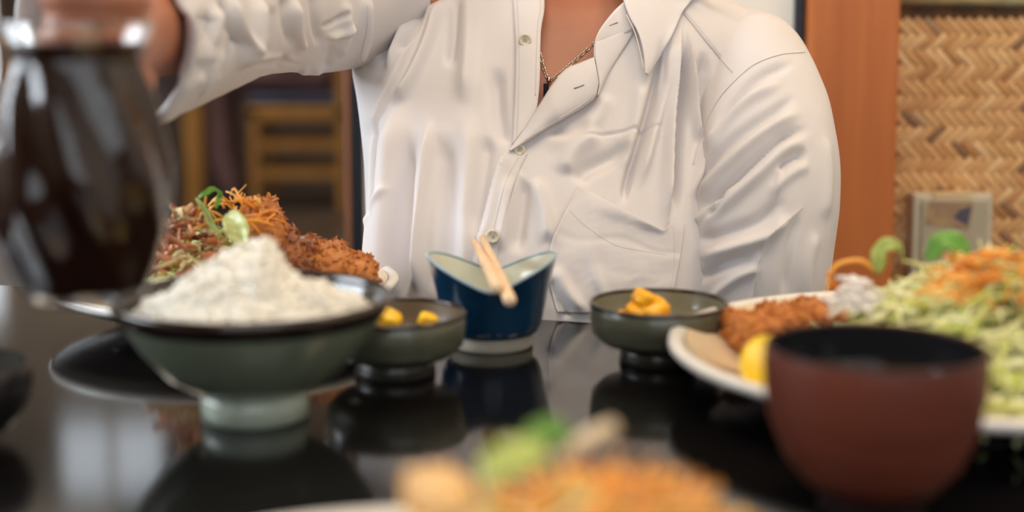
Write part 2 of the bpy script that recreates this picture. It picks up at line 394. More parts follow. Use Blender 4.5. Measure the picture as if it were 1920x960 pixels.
# rice: a lumpy mound covered with grains
def ricez(x, y):
    r = math.hypot(x, y) / .0725
    base = .0585 + .007 * (1 - r * r)
    sx = .040 if x < .006 else .017
    pk = .034 * math.exp(-(((x - .006) / sx) ** 2 + (y / .034) ** 2)) + .007 * math.exp(-(((x + .036) / .02) ** 2 + (y / .035) ** 2)) + .0125 * math.exp(-(((x - .038) / .013) ** 2 + ((y + .004) / .03) ** 2)) + .010 * math.exp(-(((x - .058) / .008) ** 2 + (y / .02) ** 2))
    return base + pk * max(0, 1 - r ** 4) + .0050 * noise.noise(Vector((x * 55, y * 55, 3))) + .002 * noise.noise(Vector((x * 160, y * 160, 1)))
V = []; Fc = []; n = 60; rings = 34
for i in range(rings + 1):
    rr = .0690 * i / rings
    for k in range(n):
        a = 2 * math.pi * k / n; x, y = rr * math.cos(a), rr * math.sin(a); V.append((x, y, ricez(x, y) - .002))
for i in range(rings):
    for k in range(n): k2 = (k + 1) % n; Fc.append((i * n + k, i * n + k2, (i + 1) * n + k2, (i + 1) * n + k))
mb = MB().add(V, Fc)
GV, GF = ball((0, 0, 0), 1, 6, 4)
def grain(mb, c, q, L, Wd):
    mb.add([Vector(c) + q @ Vector((v[0] * L, v[1] * Wd, v[2] * Wd)) for v in GV], GF)
from mathutils import Euler
for _ in range(2600):
    rr = .0686 * math.sqrt(rnd.random()); a = rnd.uniform(0, 6.283); x, y = rr * math.cos(a), rr * math.sin(a)
    grain(mb, (x, y, ricez(x, y) + rnd.uniform(-.0008, .0014)), Euler((rnd.uniform(-.6, .6), rnd.uniform(-.7, .7), rnd.uniform(0, 6.28))).to_matrix(), .0032, .00125)
M_rice = mat('cooked_rice', (.93, .89, .79), .35, sss=.25, sscol=(1, .8, .6))
rice = mb.build('cooked_rice', M_rice, None, True, (RBX, RBY, TT)); tag(rice, 'heap of steamed white rice in the celadon bowl', 'rice', kind='stuff')

def pickle_dish(x, y, label, mo, mi, dz=0):
    t = place_bowl('pickle_dish', label, 'dish', x, y)
    part('outer_wall', lathe([(0, .0125), (.022, .0125), (.0375, .0140), (.0437, .0200), (.0453, .030), (.0456, .0385), (.044, .0398)]), mo, t)
    part('inner_wall', lathe([(.0437, .0396), (.0425, .031), (.039, .022), (.030, .0175), (0, .0165)]), mi, t)
    part('rim', lathe([(.0452, .0378), (.0462, .0392), (.0456, .0408), (.0442, .0410), (.0434, .0396), (.0436, .0382)], closed=True), M_brownrim, t, 'dark brown rim')
    part('foot', lathe([(.024, 0), (.026, .001), (.0245, .013), (.020, .013), (.020, .001)], closed=True), M_olivebase, t)
    return t
D1 = (-.0748, .893); D2 = (.0970, .925)
pickle_dish(*D1, 'dark olive pickle dish between the rice bowl and the blue cup', M_olive, gl('brown_inner_glaze', (.11, .072, .035), .45, coat=.05))
pickle_dish(*D2, 'olive green pickle dish holding a heap of orange pickle, right of the blue cup', M_olive, M_olive2)

M_pick = mat('orange_pickle', (.96, .42, .012), .3, var=.15, scale=60, sss=.3, sscol=(1, .6, .1))
M_pick2 = mat('yellow_pickle', (.88, .52, .02), .3, var=.15, scale=60, sss=.3, sscol=(1, .7, .1))
def pickle(name, c, s, m, label, group, seed):
    r_ = random.Random(seed); bm = bmesh.new(); bmesh.ops.create_icosphere(bm, subdivisions=3, radius=1)
    sq = (r_.uniform(.8, 1.2), r_.uniform(.8, 1.2), r_.uniform(.6, .95)); off = Vector((seed * 3.1, seed, 0))
    for v in bm.verts:
        q = v.co.normalized(); k = max(abs(q.x), abs(q.y), abs(q.z)); q = q / (k ** .6)
        q *= 1 + .18 * noise.noise(q * 1.6 + off)
        v.co = Vector((q.x * sq[0], q.y * sq[1], q.z * sq[2])) * s
    bmesh.ops.rotate(bm, verts=bm.verts, matrix=Euler((r_.uniform(-.5, .5), r_.uniform(-.5, .5), r_.uniform(0, 6))).to_matrix())
    bm.verts.index_update(); V = [v.co[:] for v in bm.verts]; Fc = [[v.index for v in f.verts] for f in bm.faces]; bm.free()
    o = link(name, V, Fc, m, None, True, c); tag(o, label, 'pickle', group); return o
k = 0
PKL = ['bottom left', 'bottom rear', 'bottom right', 'upper left', 'upper right', 'topmost']
for (dx, dy, z, s) in ((-.014, -.006, .0235, .0092), (-.004, .006, .0235, .0095), (.008, -.006, .0235, .0092), (-.008, -.002, .0325, .0085), (.003, -.002, .0335, .0088), (-.003, .0, .0415, .0070)):
    k += 1; pickle('pickle_piece', (D2[0] - .006 + dx, D2[1] + .004 + dy, TT + z), s, M_pick, PKL[k - 1] + ' orange pickle piece of the heap in the right olive dish', 'diced pickles heaped in the right olive dish', k)
pickle('pickle_piece', (D2[0] + .021, D2[1] - .012, TT + .028), .0058, M_pick2, 'lone yellow pickle bit at the right side of the right olive dish', None, 11)
pickle('pickle_piece', (D2[0] - .025, D2[1] + .01, TT + .027), .005, M_pick, 'lone orange pickle bit at the left side of the right olive dish', None, 12)
qa = at(727, 599, .905); qb = at(803, 601, .905)
pickle('pickle_piece', tuple(qa), .0078, M_pick2, 'larger yellow pickle on the left in the dish beside the rice bowl', None, 13)
pickle('pickle_piece', tuple(qb), .0058, M_pick2, 'small yellow pickle on the right in the dish beside the rice bowl', None, 14)
pickle('pickle_piece', (qa.x - .003, qa.y + .004, TT + .0225), .0078, M_pick2, 'yellow pickle lying under the larger one in the dish beside the rice bowl', None, 15)
pickle('pickle_piece', (qb.x + .001, qb.y + .003, TT + .0225), .0068, M_pick2, 'yellow pickle lying under the small one in the dish beside the rice bowl', None, 16)

# blue cup with dipped lip
CUX, CUY = -.0139, .972
cu = place_bowl('blue_cup', 'deep blue cup with a dipped lip and white inside carrying chopsticks', 'cup', CUX, CUY)
dip = lambda a, z, r: (-.0215 * (1.02 - math.sqrt(math.cos(a) ** 2 + .012)) - .001) * max(0, min(1, (z - .02) / .045)) ** 1.3
rfc = lambda a, z: 1 + .035 * abs(math.cos(a)) ** 2 * max(0, z / .06)
pc_o = [(0, .0085), (.027, .0085), (.0315, .011), (.0342, .017), (.0358, .026), (.0378, .038), (.0405, .052), (.0430, .0635), (.0437, .0655)]
pc_i = [(.0424, .0658), (.0412, .060), (.0385, .050), (.0355, .036), (.033, .022), (.028, .015), (0, .0135)]
M_cob = gl('cobalt_glaze', (.006, .034, .075), .22, .35, 22, coat=.4)
part('outer_wall', lathe(pc_o, 96, rfc, dip), M_cob, cu)
part('inner_wall', lathe(pc_i, 96, rfc, dip), gl('white_celadon_glaze', (.58, .60, .50), .2, .05), cu, 'white glazed inside')
part('rim', lathe([(.0436, .0645), (.0441, .0660), (.0433, .0670), (.0422, .0664), (.0420, .0650)], 96, rfc, dip, closed=True), gl('pale_blue_rim_glaze', (.30, .42, .50), .2), cu, 'pale blue lip edge')
part('foot', lathe([(.0275, 0), (.0285, .0015), (.0280, .0090), (.022, .0090), (.022, .001)], closed=True), mat('unglazed_clay', (.36, .32, .25), .8, var=.1), cu, 'unglazed buff foot ring')
M_stick = mat('pale_disposable_wood', (.78, .56, .36), .6, var=.08, scale=20, stretch=(20, 2, 20), coord='Object')
def chopstick(a, b, label):
    t = thing('chopstick', label, 'chopstick', a, 0, 'pair of chopsticks across the blue cup')
    d = (Vector(b) - Vector(a))
    mb = MB(); mb.tube([Vector((0, 0, 0)), d * .015, d * .03, d * .5, d], [.0028, .0040, .0043, .0036, .0026], 12); mb.build('shaft', M_stick, t, True)
    return t
zc = TT + .0545
fa = at(957, 566, .868); ba = at(905, 446, 1.045)
fb = at(934, 541, .880); bb = at(889, 452, 1.048)
chopstick(fa, ba, 'pale wooden chopstick on the blue cup reaching furthest forward, right one')
chopstick(fb, bb, 'pale wooden chopstick on the blue cup, left one set slightly back')

# red-brown soup bowl
SBX, SBY = .1668, .640
sb = place_bowl('soup_bowl', 'reddish brown round soup bowl with a black inside in front of the right platter', 'bowl', SBX, SBY)
M_red = mat('red_brown_lacquer', (.128, .030, .016), .5, spec=.35, var=.16, scale=9, stretch=(1, 1, 10), bump=.06, bscale=50)
part('outer_wall', lathe([(0, .010), (.020, .010), (.030, .014), (.0405, .026), (.0470, .042), (.0502, .058), (.0508, .070), (.0504, .0755), (.0498, .0775)]), M_red, sb)
part('inner_wall', lathe([(.0490, .0772), (.0486, .070), (.0478, .058), (.0445, .042), (.038, .026), (.026, .016), (0, .014)]), mat('black_inner_lacquer', (.012, .012, .014), .12, coat=.3), sb, 'glossy black inside')
part('rim', lathe([(.0499, .0766), (.0503, .0779), (.0497, .0787), (.0489, .0780), (.0489, .0766)], closed=True), mat('dark_red_rim', (.06, .018, .014), .3), sb)
part('foot', lathe([(.0235, 0), (.0245, .001), (.0240, .011), (.019, .011), (.019, .001)], closed=True), mat('matte_dark_foot', (.012, .006, .005), .8, spec=.1), sb, 'dark foot ring')
sp_ = link('soup', *lathe([(.0, .060), (.0474, .060)]), mat('dark_miso_soup', (.02, .014, .010), .06), None, True, (SBX, SBY, TT)); tag(sp_, 'dark soup filling the reddish brown bowl', 'soup')

# dark cup cut by the left frame edge
dc = place_bowl('sauce_cup', 'small black rounded sauce cup at the far left edge of the table', 'cup', -.304, .742)
part('outer_wall', lathe([(0, .004), (.022, .004), (.036, .010), (.044, .022), (.046, .034), (.0445, .042), (.043, .043)]), mat('black_cup_glaze', (.012, .010, .012), .3), dc)
part('inner_wall', lathe([(.0425, .0428), (.043, .034), (.040, .02), (.03, .010), (0, .008)]), M_inner, dc)
part('foot', lathe([(.022, 0), (.024, .001), (.023, .005), (.019, .005), (.019, .001)], closed=True), M_brownrim, dc)

# plates
M_plate = mat('cream_plate_glaze', (.74, .60, .42), .28, col2=(.66, .50, .32), scale=14, coat=.25)
M_platerim = mat('white_plate_rim', (.76, .73, .68), .25, var=.04, coat=.3)
M_plateout = mat('black_plate_underside', (.012, .013, .016), .22, coat=.4)
M_brush = mat('brown_brush_glaze', (.30, .17, .08), .3, var=.2, scale=60)
def plate(x, y, Rr, h, label, brush=None):
    t = thing('plate', label, 'plate', (x, y, TT))
    k = Rr
    part('underside', lathe([(0, .006), (.50 * k, .006), (.62 * k, .009), (.82 * k, h * .55), (.985 * k, h - .0035)]), M_plateout, t, 'black glazed outside')
    part('top_face', lathe([(.935 * k, h + .0008), (.88 * k, h - .004), (.76 * k, h * .58), (.60 * k, .0135), (.3 * k, .0115), (0, .011)]), M_plate, t, 'cream glazed face')
    part('rim', lathe([(.982 * k, h - .0045), (1.0 * k, h - .0015), (.996 * k, h + .0018), (.97 * k, h + .0028), (.94 * k, h + .0012), (.935 * k, h - .001)], closed=True), M_platerim, t, 'white rim')
    part('foot', lathe([(.47 * k, 0), (.50 * k, .001), (.50 * k, .0075), (.46 * k, .0075), (.455 * k, .001)], closed=True), M_plateout, t)
    def zt(r): return np.interp(r / k, [0, .3, .6, .76, .88, .935], [.011, .0115, .0135, h * .58, h - .004, h + .0008])
    if brush:
        V = []; Fc = []; P = spline(brush, 24)
        for i, (bx_, by_) in enumerate(P):
            tx, ty = P[min(i + 1, 23)] - P[max(i - 1, 0)]; L = math.hypot(tx, ty); nx, ny = -ty / L, tx / L
            wv = .0035 * math.sin(math.pi * (i + .7) / 25) ** .5
            for s in (-1, 1):
                qx, qy = bx_ + nx * wv * s, by_ + ny * wv * s; V.append((qx, qy, zt(math.hypot(qx, qy)) + .0007))
        for i in range(23): Fc.append((2 * i, 2 * i + 1, 2 * i + 3, 2 * i + 2))
        part('brush_stroke', (V, Fc), M_brush, t, 'brown brushed glaze stroke')
    return t
PR = (.262, .836); PL = (-.2157, 1.060); PB = (-.028, .405)
plate(*PR, .168, .031, 'large cream platter with white rim behind the reddish brown bowl', [(-.150, -.035), (-.128, -.015), (-.095, .002), (-.06, .012)])
plate(*PL, .130, .029, 'cream plate with fried cutlet and salad behind the rice bowl')
plate(*PB, .150, .031, 'pale plate cut by the bottom of the picture, nearest the viewer')

# shredded vegetables
def shreds(name, n, posf, Lr, wr, m, label, cat, seed, loc, curl=1.0, flat=.35, up=.35, kind='stuff'):
    r_ = random.Random(seed); mb = MB()
    for _ in range(n):
        c = Vector(posf(r_)); L = r_.uniform(*Lr); wd = r_.uniform(*wr); az = r_.uniform(0, 6.283); el = r_.gauss(0, up)
        d = Vector((math.cos(az) * math.cos(el), math.sin(az) * math.cos(el), math.sin(el)))
        b = Vector((r_.gauss(0, 1), r_.gauss(0, 1), r_.gauss(0, .6) - .5)); b -= d * b.dot(d); b.normalize()
        pts = []; kk = r_.uniform(.2, 1) * curl
        for s in range(6):
            t = s / 5 - .5; pts.append(c + d * L * t + b * (kk * L * (t * t - .1)))
        P, T, Nn = frames(pts); V = []; Fc = []
        for i in range(6):
            bb_ = T[i].cross(Nn[i]); e = wd * (1 - .6 * abs(i / 5 - .5) * 2 * .6)
            for (p_, q_) in ((1, flat), (-1, flat), (-1, -flat), (1, -flat)): V.append(P[i] + Nn[i] * (e * p_) + bb_ * (e * q_))
        for i in range(5):
            for k in range(4): k2 = (k + 1) % 4; Fc.append((i * 4 + k, i * 4 + k2, i * 4 + 4 + k2, i * 4 + 4 + k))
        Fc += [(3, 2, 1, 0), (20, 21, 22, 23)]
        mb.add(V, Fc)
    o = mb.build(name, m, None, True, loc); tag(o, label, cat, kind=kind); return o
def mound(cx, cy, rx, ry, z0, h, lo=0.0, pw=1.6):
    def f(r_):
        rr = math.sqrt(r_.random() * (1 - lo) + lo); a = r_.uniform(0, 6.283)
        x, y = rr * math.cos(a), rr * math.sin(a)
        return (cx + x * rx, cy + y * ry, z0 + h * (1 - rr ** pw) * (r_.random() ** .35))
    return f
def cap(cx, cy, rx, ry, z0, h, rmax=.6, pw=1.6, lift=.002):
    def f(r_):
        rr = rmax * math.sqrt(r_.random()); a = r_.uniform(0, 6.283); x, y = rr * math.cos(a), rr * math.sin(a)
        return (cx + x * rx, cy + y * ry, z0 + h * (1 - rr ** pw) + lift * r_.random())
    return f
CAB = [(0, (.66, .68, .20)), (.35, (.84, .82, .38)), (.7, (.92, .88, .56)), (.95, (.56, .64, .14))]
M_cab = island_mat('shredded_cabbage', CAB, .4, sss=.2)
M_car = island_mat('shredded_carrot', [(0, (.85, .26, .03)), (.5, (.95, .40, .06)), (.9, (.95, .52, .14))], .4, sss=.2)
M_leaf = mat('green_leaf', (.11, .27, .03), .4, var=.3, scale=60); M_leaf2 = mat('yellow_green_leaf', (.38, .45, .11), .4, var=.25, scale=60)
M_dais = island_mat('brown_sauced_shreds', [(0, (.16, .04, .02)), (.3, (.52, .17, .07)), (.6, (.80, .36, .18)), (.85, (.78, .66, .36))], .22)
def leaf(name, pts, width, m, label, fold=.3, up=(0, 0, 1)):
    """broad curled leaf along pts"""
    P = [Vector(q) for q in spline(pts, 14)]; V = []; Fc = []; nw = 7; upv = Vector(up)
    for i, q in enumerate(P):
        t = (P[min(i + 1, 13)] - P[max(i - 1, 0)]).normalized(); s = t.cross(upv).normalized(); nn = s.cross(t)
        wv = width * math.sin(math.pi * (i + .6) / 14.2) ** .6
        for k in range(nw):
            f = k / (nw - 1) * 2 - 1; V.append(q + s * (f * wv) + nn * (fold * wv * abs(f) ** 1.5 + .12 * wv * math.sin(i * 1.7 + f * 4)))
    for i in range(13):
        for k in range(nw - 1): Fc.append((i * nw + k, i * nw + k + 1, (i + 1) * nw + k + 1, (i + 1) * nw + k))
    o = link(name, V, Fc, m, None, True); md = o.modifiers.new('thick', 'SOLIDIFY'); md.thickness = .0009
    tag(o, label, 'leaf'); return o

# cutlets: fried slabs with crumb flakes
M_crumb = mat('fried_breadcrumb', (.56, .21, .045), .55, col2=(.40, .12, .02), scale=120, bump=.5, bscale=500, sss=.05)
M_crumb2 = mat('sauced_breadcrumb', (.42, .14, .03), .35, col2=(.13, .035, .012), scale=55, bump=.5, bscale=400)
def cutlet(c, size, rz, m, label, seed, tilt=0.0, flakes=230, group=None):
    r_ = random.Random(seed); bm = bmesh.new(); bmesh.ops.create_cube(bm, size=2)
    bmesh.ops.subdivide_edges(bm, edges=bm.edges, cuts=13, use_grid_fill=True)
    for v in bm.verts:
        q = v.co.copy(); s = (abs(q.x) ** 4 + abs(q.y) ** 4 + abs(q.z) ** 4) ** .25; q = q / s
        k = noise.noise(q * 3 + Vector((seed, 0, 0))) * .10 + noise.noise(q * 11 + Vector((seed, 5, 0))) * .06
        q *= 1 + k; v.co = Vector((q.x * size[0], q.y * size[1], q.z * size[2]))
    bm.normal_update(); bm.verts.ensure_lookup_table(); bm.verts.index_update()
    mb = MB().add([v.co[:] for v in bm.verts], [[v.index for v in f.verts] for f in bm.faces])
    vs = list(bm.verts)
    for _ in range(flakes):
        v = r_.choice(vs); s = r_.uniform(.0011, .0034)
        q = v.normal.to_track_quat('Z', 'Y').to_matrix() @ Euler((r_.uniform(-.8, .8), r_.uniform(-.8, .8), r_.uniform(0, 6))).to_matrix()
        mb.add([v.co + q @ Vector(a) * s for a in ((-.8, -.5, -.3), (.8, -.6, -.3), (.1, .8, -.3), (.1 + r_.uniform(-.5, .5), r_.uniform(-.4, .4), 1.3), (.5, .3, .9))], [(0, 1, 3), (1, 2, 4), (1, 4, 3), (2, 0, 3), (2, 3, 4), (0, 2, 1)])
    bm.free()
    o = mb.build('cutlet_slice', m, None, True, c); o.rotation_euler = (tilt, 0, rz); shade_auto(o, 55); tag(o, label, 'cutlet', group); return o

# --- right platter food
bx0, by0 = PR
shreds('shredded_cabbage', 1900, mound(bx0 + .020, by0 - .012, .105, .10, TT + .016, .074), (.02, .045), (.0010, .0022), M_cab, 'mound of shredded cabbage on the large platter at the right', 'cabbage', 21, None)
shreds('shredded_carrot', 170, cap(bx0 + .022, by0 - .03, .080, .06, TT + .030, .062, .55), (.015, .035), (.0007, .0014), M_car, 'orange carrot shreds topping the cabbage on the right platter', 'carrot', 22, None)
p1 = at(1660, 470, .86); p2 = at(1775, 470, .83)
leaf('salad_leaf', [p2 + Vector((-.011, .0, -.006)), p2 + Vector((-.002, 0, .003)), p2 + Vector((.005, -.002, .0)), p2 + Vector((.006, -.004, -.016))], .0085, M_leaf, 'bright green leaf on top of the right platter cabbage', .5, (0, -.6, 1))
leaf('salad_leaf', [p1 + Vector((-.005, 0, -.014)), p1 + Vector((-.002, -.001, -.002)), p1 + Vector((.004, -.002, .002)), p1 + Vector((.010, 0, -.004))], .0065, M_leaf2, 'pale yellow-green leaf at the left top of the right platter cabbage', .6, (0, -.5, 1))
p3 = at(1868, 565, .80)
leaf('salad_leaf', [p3 + Vector((-.014, 0, .008)), p3 + Vector((0, 0, .004)), p3 + Vector((.014, 0, -.012))], .008, mat('dull_green_leaf', (.30, .38, .10), .4, var=.2), 'dull green leaf on the right slope of the right platter cabbage', .5, (0, -.6, 1))
q = at(1612, 532, .84)
shreds('radish_shreds', 60, mound(q.x, q.y, .017, .014, q.z - .014, .02), (.012, .022), (.0010, .0018), island_mat('white_radish', [(0, (.85, .78, .72)), (.8, (.93, .88, .84))], .4, sss=.2), 'white radish shreds on the left of the right platter cabbage', 'radish', 23, None)
c0 = at(1475, 605, .885)
for k, (dx, dy, dz, rz) in enumerate(((-.022, -.006, -.016, .3), (.000, .004, -.010, .2), (.024, .010, -.004, .15))):
    cutlet((c0.x + dx, c0.y + dy, TT + .032 + dz * .3), (.0125, .030, .0145), rz, M_crumb, ['fried cutlet slice at the left end of the row on the right platter', 'middle fried cutlet slice in the row on the right platter', 'fried cutlet slice nearest the cabbage on the right platter'][k], 31 + k)
tw = MB(); 
for (a_, b_, c_, d_) in (((1550, 545, .86), (1565, 500, .86), (1610, 488, .86), (1640, 505, .86)), ((1552, 510, .86), (1562, 530, .86), (1580, 560, .86), (1590, 575, .86))):
    tw.tube([Vector(x) for x in spline([at(*a_), at(*b_), at(*c_), at(*d_)], 16)], .0014, 8)
tag(tw.build('carrot_curl', M_car, None, True), 'thin orange carrot curls left of the radish on the right platter', 'carrot')
dk = at(1428, 690, .765)
bm_ = lathe([(0, 0), (.0185, 0), (.0195, .002), (.0190, .005), (.017, .006), (0, .006)], 28)
o = link('pickle_slice', *bm_, mat('yellow_daikon_pickle', (.95, .62, .02), .3, var=.1, sss=.3, sscol=(1, .8, .1)), None, True, (dk.x + .008, dk.y + .004, dk.z - .001)); o.rotation_euler = (R(48), R(8), R(-15)); tag(o, 'bright yellow pickled radish slice leaning beside the reddish brown bowl', 'pickle')

# --- left plate food
lx, ly = PL
shreds('shredded_cabbage', 420, mound(lx - .012, ly - .01, .062, .06, TT + .014, .058), (.018, .04), (.0008, .0018), M_cab, 'mound of shredded cabbage on the plate behind the rice bowl', 'cabbage', 41, None)
pt = at(405, 375, 1.03)
shreds('shredded_carrot', 46, cap(pt.x + .012, pt.y, .04, .035, pt.z - .028, .030, .75), (.014, .032), (.0007, .0013), M_car, 'orange carrot shreds on the salad behind the rice bowl', 'carrot', 42, None, curl=1.6, up=.6)
pb = at(345, 415, 1.02)
shreds('sauced_shreds', 105, mound(pb.x, pb.y, .03, .03, pb.z - .035, .052), (.010, .022), (.0013, .0032), M_dais, 'brown sauced shreds on the left of the salad behind the rice bowl', 'shreds', 43, None, up=.6)
leaf('salad_leaf', [at(372, 372, 1.01), at(385, 365, 1.01), at(400, 357, 1.015), at(412, 368, 1.02), at(405, 392, 1.01)], .0030, M_leaf, 'small dark green leaf topping the salad behind the rice bowl', .4, (0, -.7, 1))
leaf('salad_leaf', [at(368, 372, 1.0), at(385, 395, .995), at(400, 425, .99), at(418, 440, .985)], .0024, M_leaf2, 'pale green stalk hanging down the salad behind the rice bowl', .5, (0, -1, .4))
leaf('cabbage_leaf', [at(428, 402, 1.0), at(440, 418, .99), at(450, 440, .985), at(455, 462, .98)], .0085, mat('pale_cabbage_leaf', (.62, .66, .26), .35, var=.2, scale=50, sss=.2), 'pale yellow-green cabbage leaf on the salad behind the rice bowl', .45, (0, -1, .3))
LB = ['cutlet slice at the salad end of the left plate, highest in the row', 'second cutlet slice down from the salad on the left plate', 'third sauced cutlet slice down from the salad on the left plate', 'fourth cutlet slice from the salad, near the right rim of the left plate', 'cutlet slice at the right rim of the left plate, lowest in the row']
for k, (u, v, Y, sx, sy, sz, tl) in enumerate(((496, 425, 1.05, .014, .03, .022, .3), (530, 470, 1.05, .014, .03, .02, .25), (572, 486, 1.05, .014, .03, .018, .2), (622, 488, 1.045, .014, .03, .016, .15), (670, 500, 1.04, .013, .026, .013, .1))):
    q = at(u, v, Y); cutlet((q.x, q.y, q.z - .006), (sx, sy, sz), .25, M_crumb2 if k in (1, 2) else M_crumb, LB[k], 51 + k, tl)
for k, (u, v, s) in enumerate(((580, 458, .006), (632, 460, .0075), (663, 466, .006), (650, 478, .006))):
    pass

# --- nearest plate food
nx, ny = .006, .432
shreds('shredded_cabbage', 520, mound(nx + .02, ny + .035, .085, .07, TT + .014, .058), (.02, .045), (.0008, .0018), M_cab, 'shredded cabbage on the plate nearest the viewer', 'cabbage', 61, None)
shreds('shredded_carrot', 330, cap(nx + .028, ny + .035, .078, .062, TT + .020, .051, .8), (.015, .035), (.0009, .0018), M_car, 'orange carrot shreds on the plate nearest the viewer', 'carrot', 62, None)
z1 = at(1000, 850, .49)
leaf('salad_leaf', [at(905, 895, .46), at(945, 872, .465), at(985, 855, .47), at(1030, 850, .475)], .0075, M_leaf2, 'green salad leaf on top of the nearest plate', .4, (0, -.6, 1))
leaf('salad_leaf', [at(985, 835, .485), at(1010, 815, .49), at(1045, 815, .49), at(1060, 840, .49)], .005, M_leaf, 'dark green leaf tip behind the pale leaf on the nearest plate', .4, (0, -.6, 1))
tag(MB().tube([at(1050, 858, .49), at(1085, 835, .495), at(1120, 815, .5), at(1150, 800, .505)], [.003, .0034, .0036, .003], 10).build('bean_sprout', mat('pale_sprout', (.62, .52, .36), .4, sss=.2), None, True), 'pale sprout sticking out of the salad on the nearest plate', 'sprout')
q = at(805, 905, .485)
cutlet((q.x + .004, q.y, q.z - .006), (.010, .014, .007), .5, mat('pale_fried_batter', (.74, .42, .12), .4, col2=(.85, .62, .36), scale=60), 'pale fried piece at the left of the nearest plate', 71, .2, 90)

# ------------------------------------------------------------------ glass sauce jug held in the air
JX, JY = -.2068, .680
zj = lambda v: at(150, v, JY).z
jug = thing('glass_jug', 'fluted glass jug of dark sauce held up by its handle', 'jug', (JX, JY, zj(556)))
z0 = zj(556)
def hz(v): return zj(v) - z0
prof = [(.0265, 556), (.0285, 545), (.0335, 500), (.0385, 440), (.0410, 380), (.0413, 320), (.0385, 250), (.0345, 180), (.0305, 125), (.0300, 105), (.0325, 75), (.0350, 52), (.0352, 44)]
po = spline([(r, hz(v)) for r, v in prof], 60)
hj = hz(44)
lob = lambda a, z: 1 + .050 * math.cos(8 * (a + 1.1 * z / hj)) * max(0, min(1, z / .02)) * max(0, min(1, (hz(85) - z) / .02))
pin = [(max(r - .0016, 0), z) for r, z in po if z > .006]
shell = [(0, 0)] + [tuple(q) for q in po] + [(po[-1][0] - .0012, po[-1][1] + .0011)] + [tuple(q) for q in pin[::-1]] + [(0, pin[0][1])]
M_glass = mat('clear_glass', (.97, .98, .98), .02, trans=1, ior=1.48)
part('glass_body', lathe(shell, 128, lob), M_glass, jug)
pl_ = [(0, .0058)] + [(r - .0013, z) for r, z in po if .0062 < z < hz(80)]
pl_ += [(0, pl_[-1][1])]
part('sauce', lathe(pl_, 128, lob), mat('dark_brown_sauce', (.028, .008, .004), .35, spec=.08), jug, 'dark brown sauce inside the glass')
hd = Vector((-.10, 1.0, 0)).normalized()
hp = [hd * .033 + Vector((0, 0, hz(62))), hd * .048 + Vector((0, 0, hz(48))), hd * .064 + Vector((0, 0, hz(60))), hd * .071 + Vector((0, 0, hz(120))), hd * .070 + Vector((0, 0, hz(220))), hd * .060 + Vector((0, 0, hz(285))), hd * .040 + Vector((0, 0, hz(310)))]
part('handle', tube([Vector(q) for q in spline([tuple(x) for x in hp], 28)], .0045, 12), M_glass, jug)

# ------------------------------------------------------------------ the diner
per = thing('person', 'person in open-necked white shirt facing the table and lifting a glass jug', 'person', (.06, 1.32, 0))
def pchild(o): 
    o.parent = per; o.matrix_parent_inverse = per.matrix_basis.inverted(); return o
per_inv = Matrix.Translation((-.06, -1.32, 0))
def shift(V): return [(p[0] - .06, p[1] - 1.32, p[2]) for p in V]

# torso table: height above table, centre x, half width, front y, half depth
TZ = np.array([[-.34, .030, .152, 1.15, .125], [-.20, .029, .150, 1.10, .125], [-.05, .029, .149, 1.066, .13], [0, .029, .150, 1.064, .13], [.05, .029, .152, 1.080, .125], [.10, .030, .157, 1.108, .12], [.15, .034, .169, 1.138, .115], [.175, .040, .180, 1.152, .112], [.195, .048, .186, 1.164, .108], [.212, .056, .180, 1.175, .102], [.228, .060, .156, 1.187, .095], [.244, .063, .118, 1.203, .082], [.262, .065, .080, 1.222, .066], [.285, .066, .064, 1.238, .058], [.33, .066, .060, 1.245, .056]])
ZS = spline(TZ, 400)
def torso_par(z): return [np.interp(z, ZS[:, 0], ZS[:, k]) for k in range(1, 5)]
def ring(z, th, inset=0.0, n=2.5):
    c, a, yf, b = torso_par(z); a = a - inset; b2 = b - inset; cy = yf + b
    ct, st = np.cos(th), np.sin(th)
    return c + a * np.sign(ct) * np.abs(ct) ** (2 / n), cy - b2 * np.sign(st) * np.abs(st) ** (2 / n)

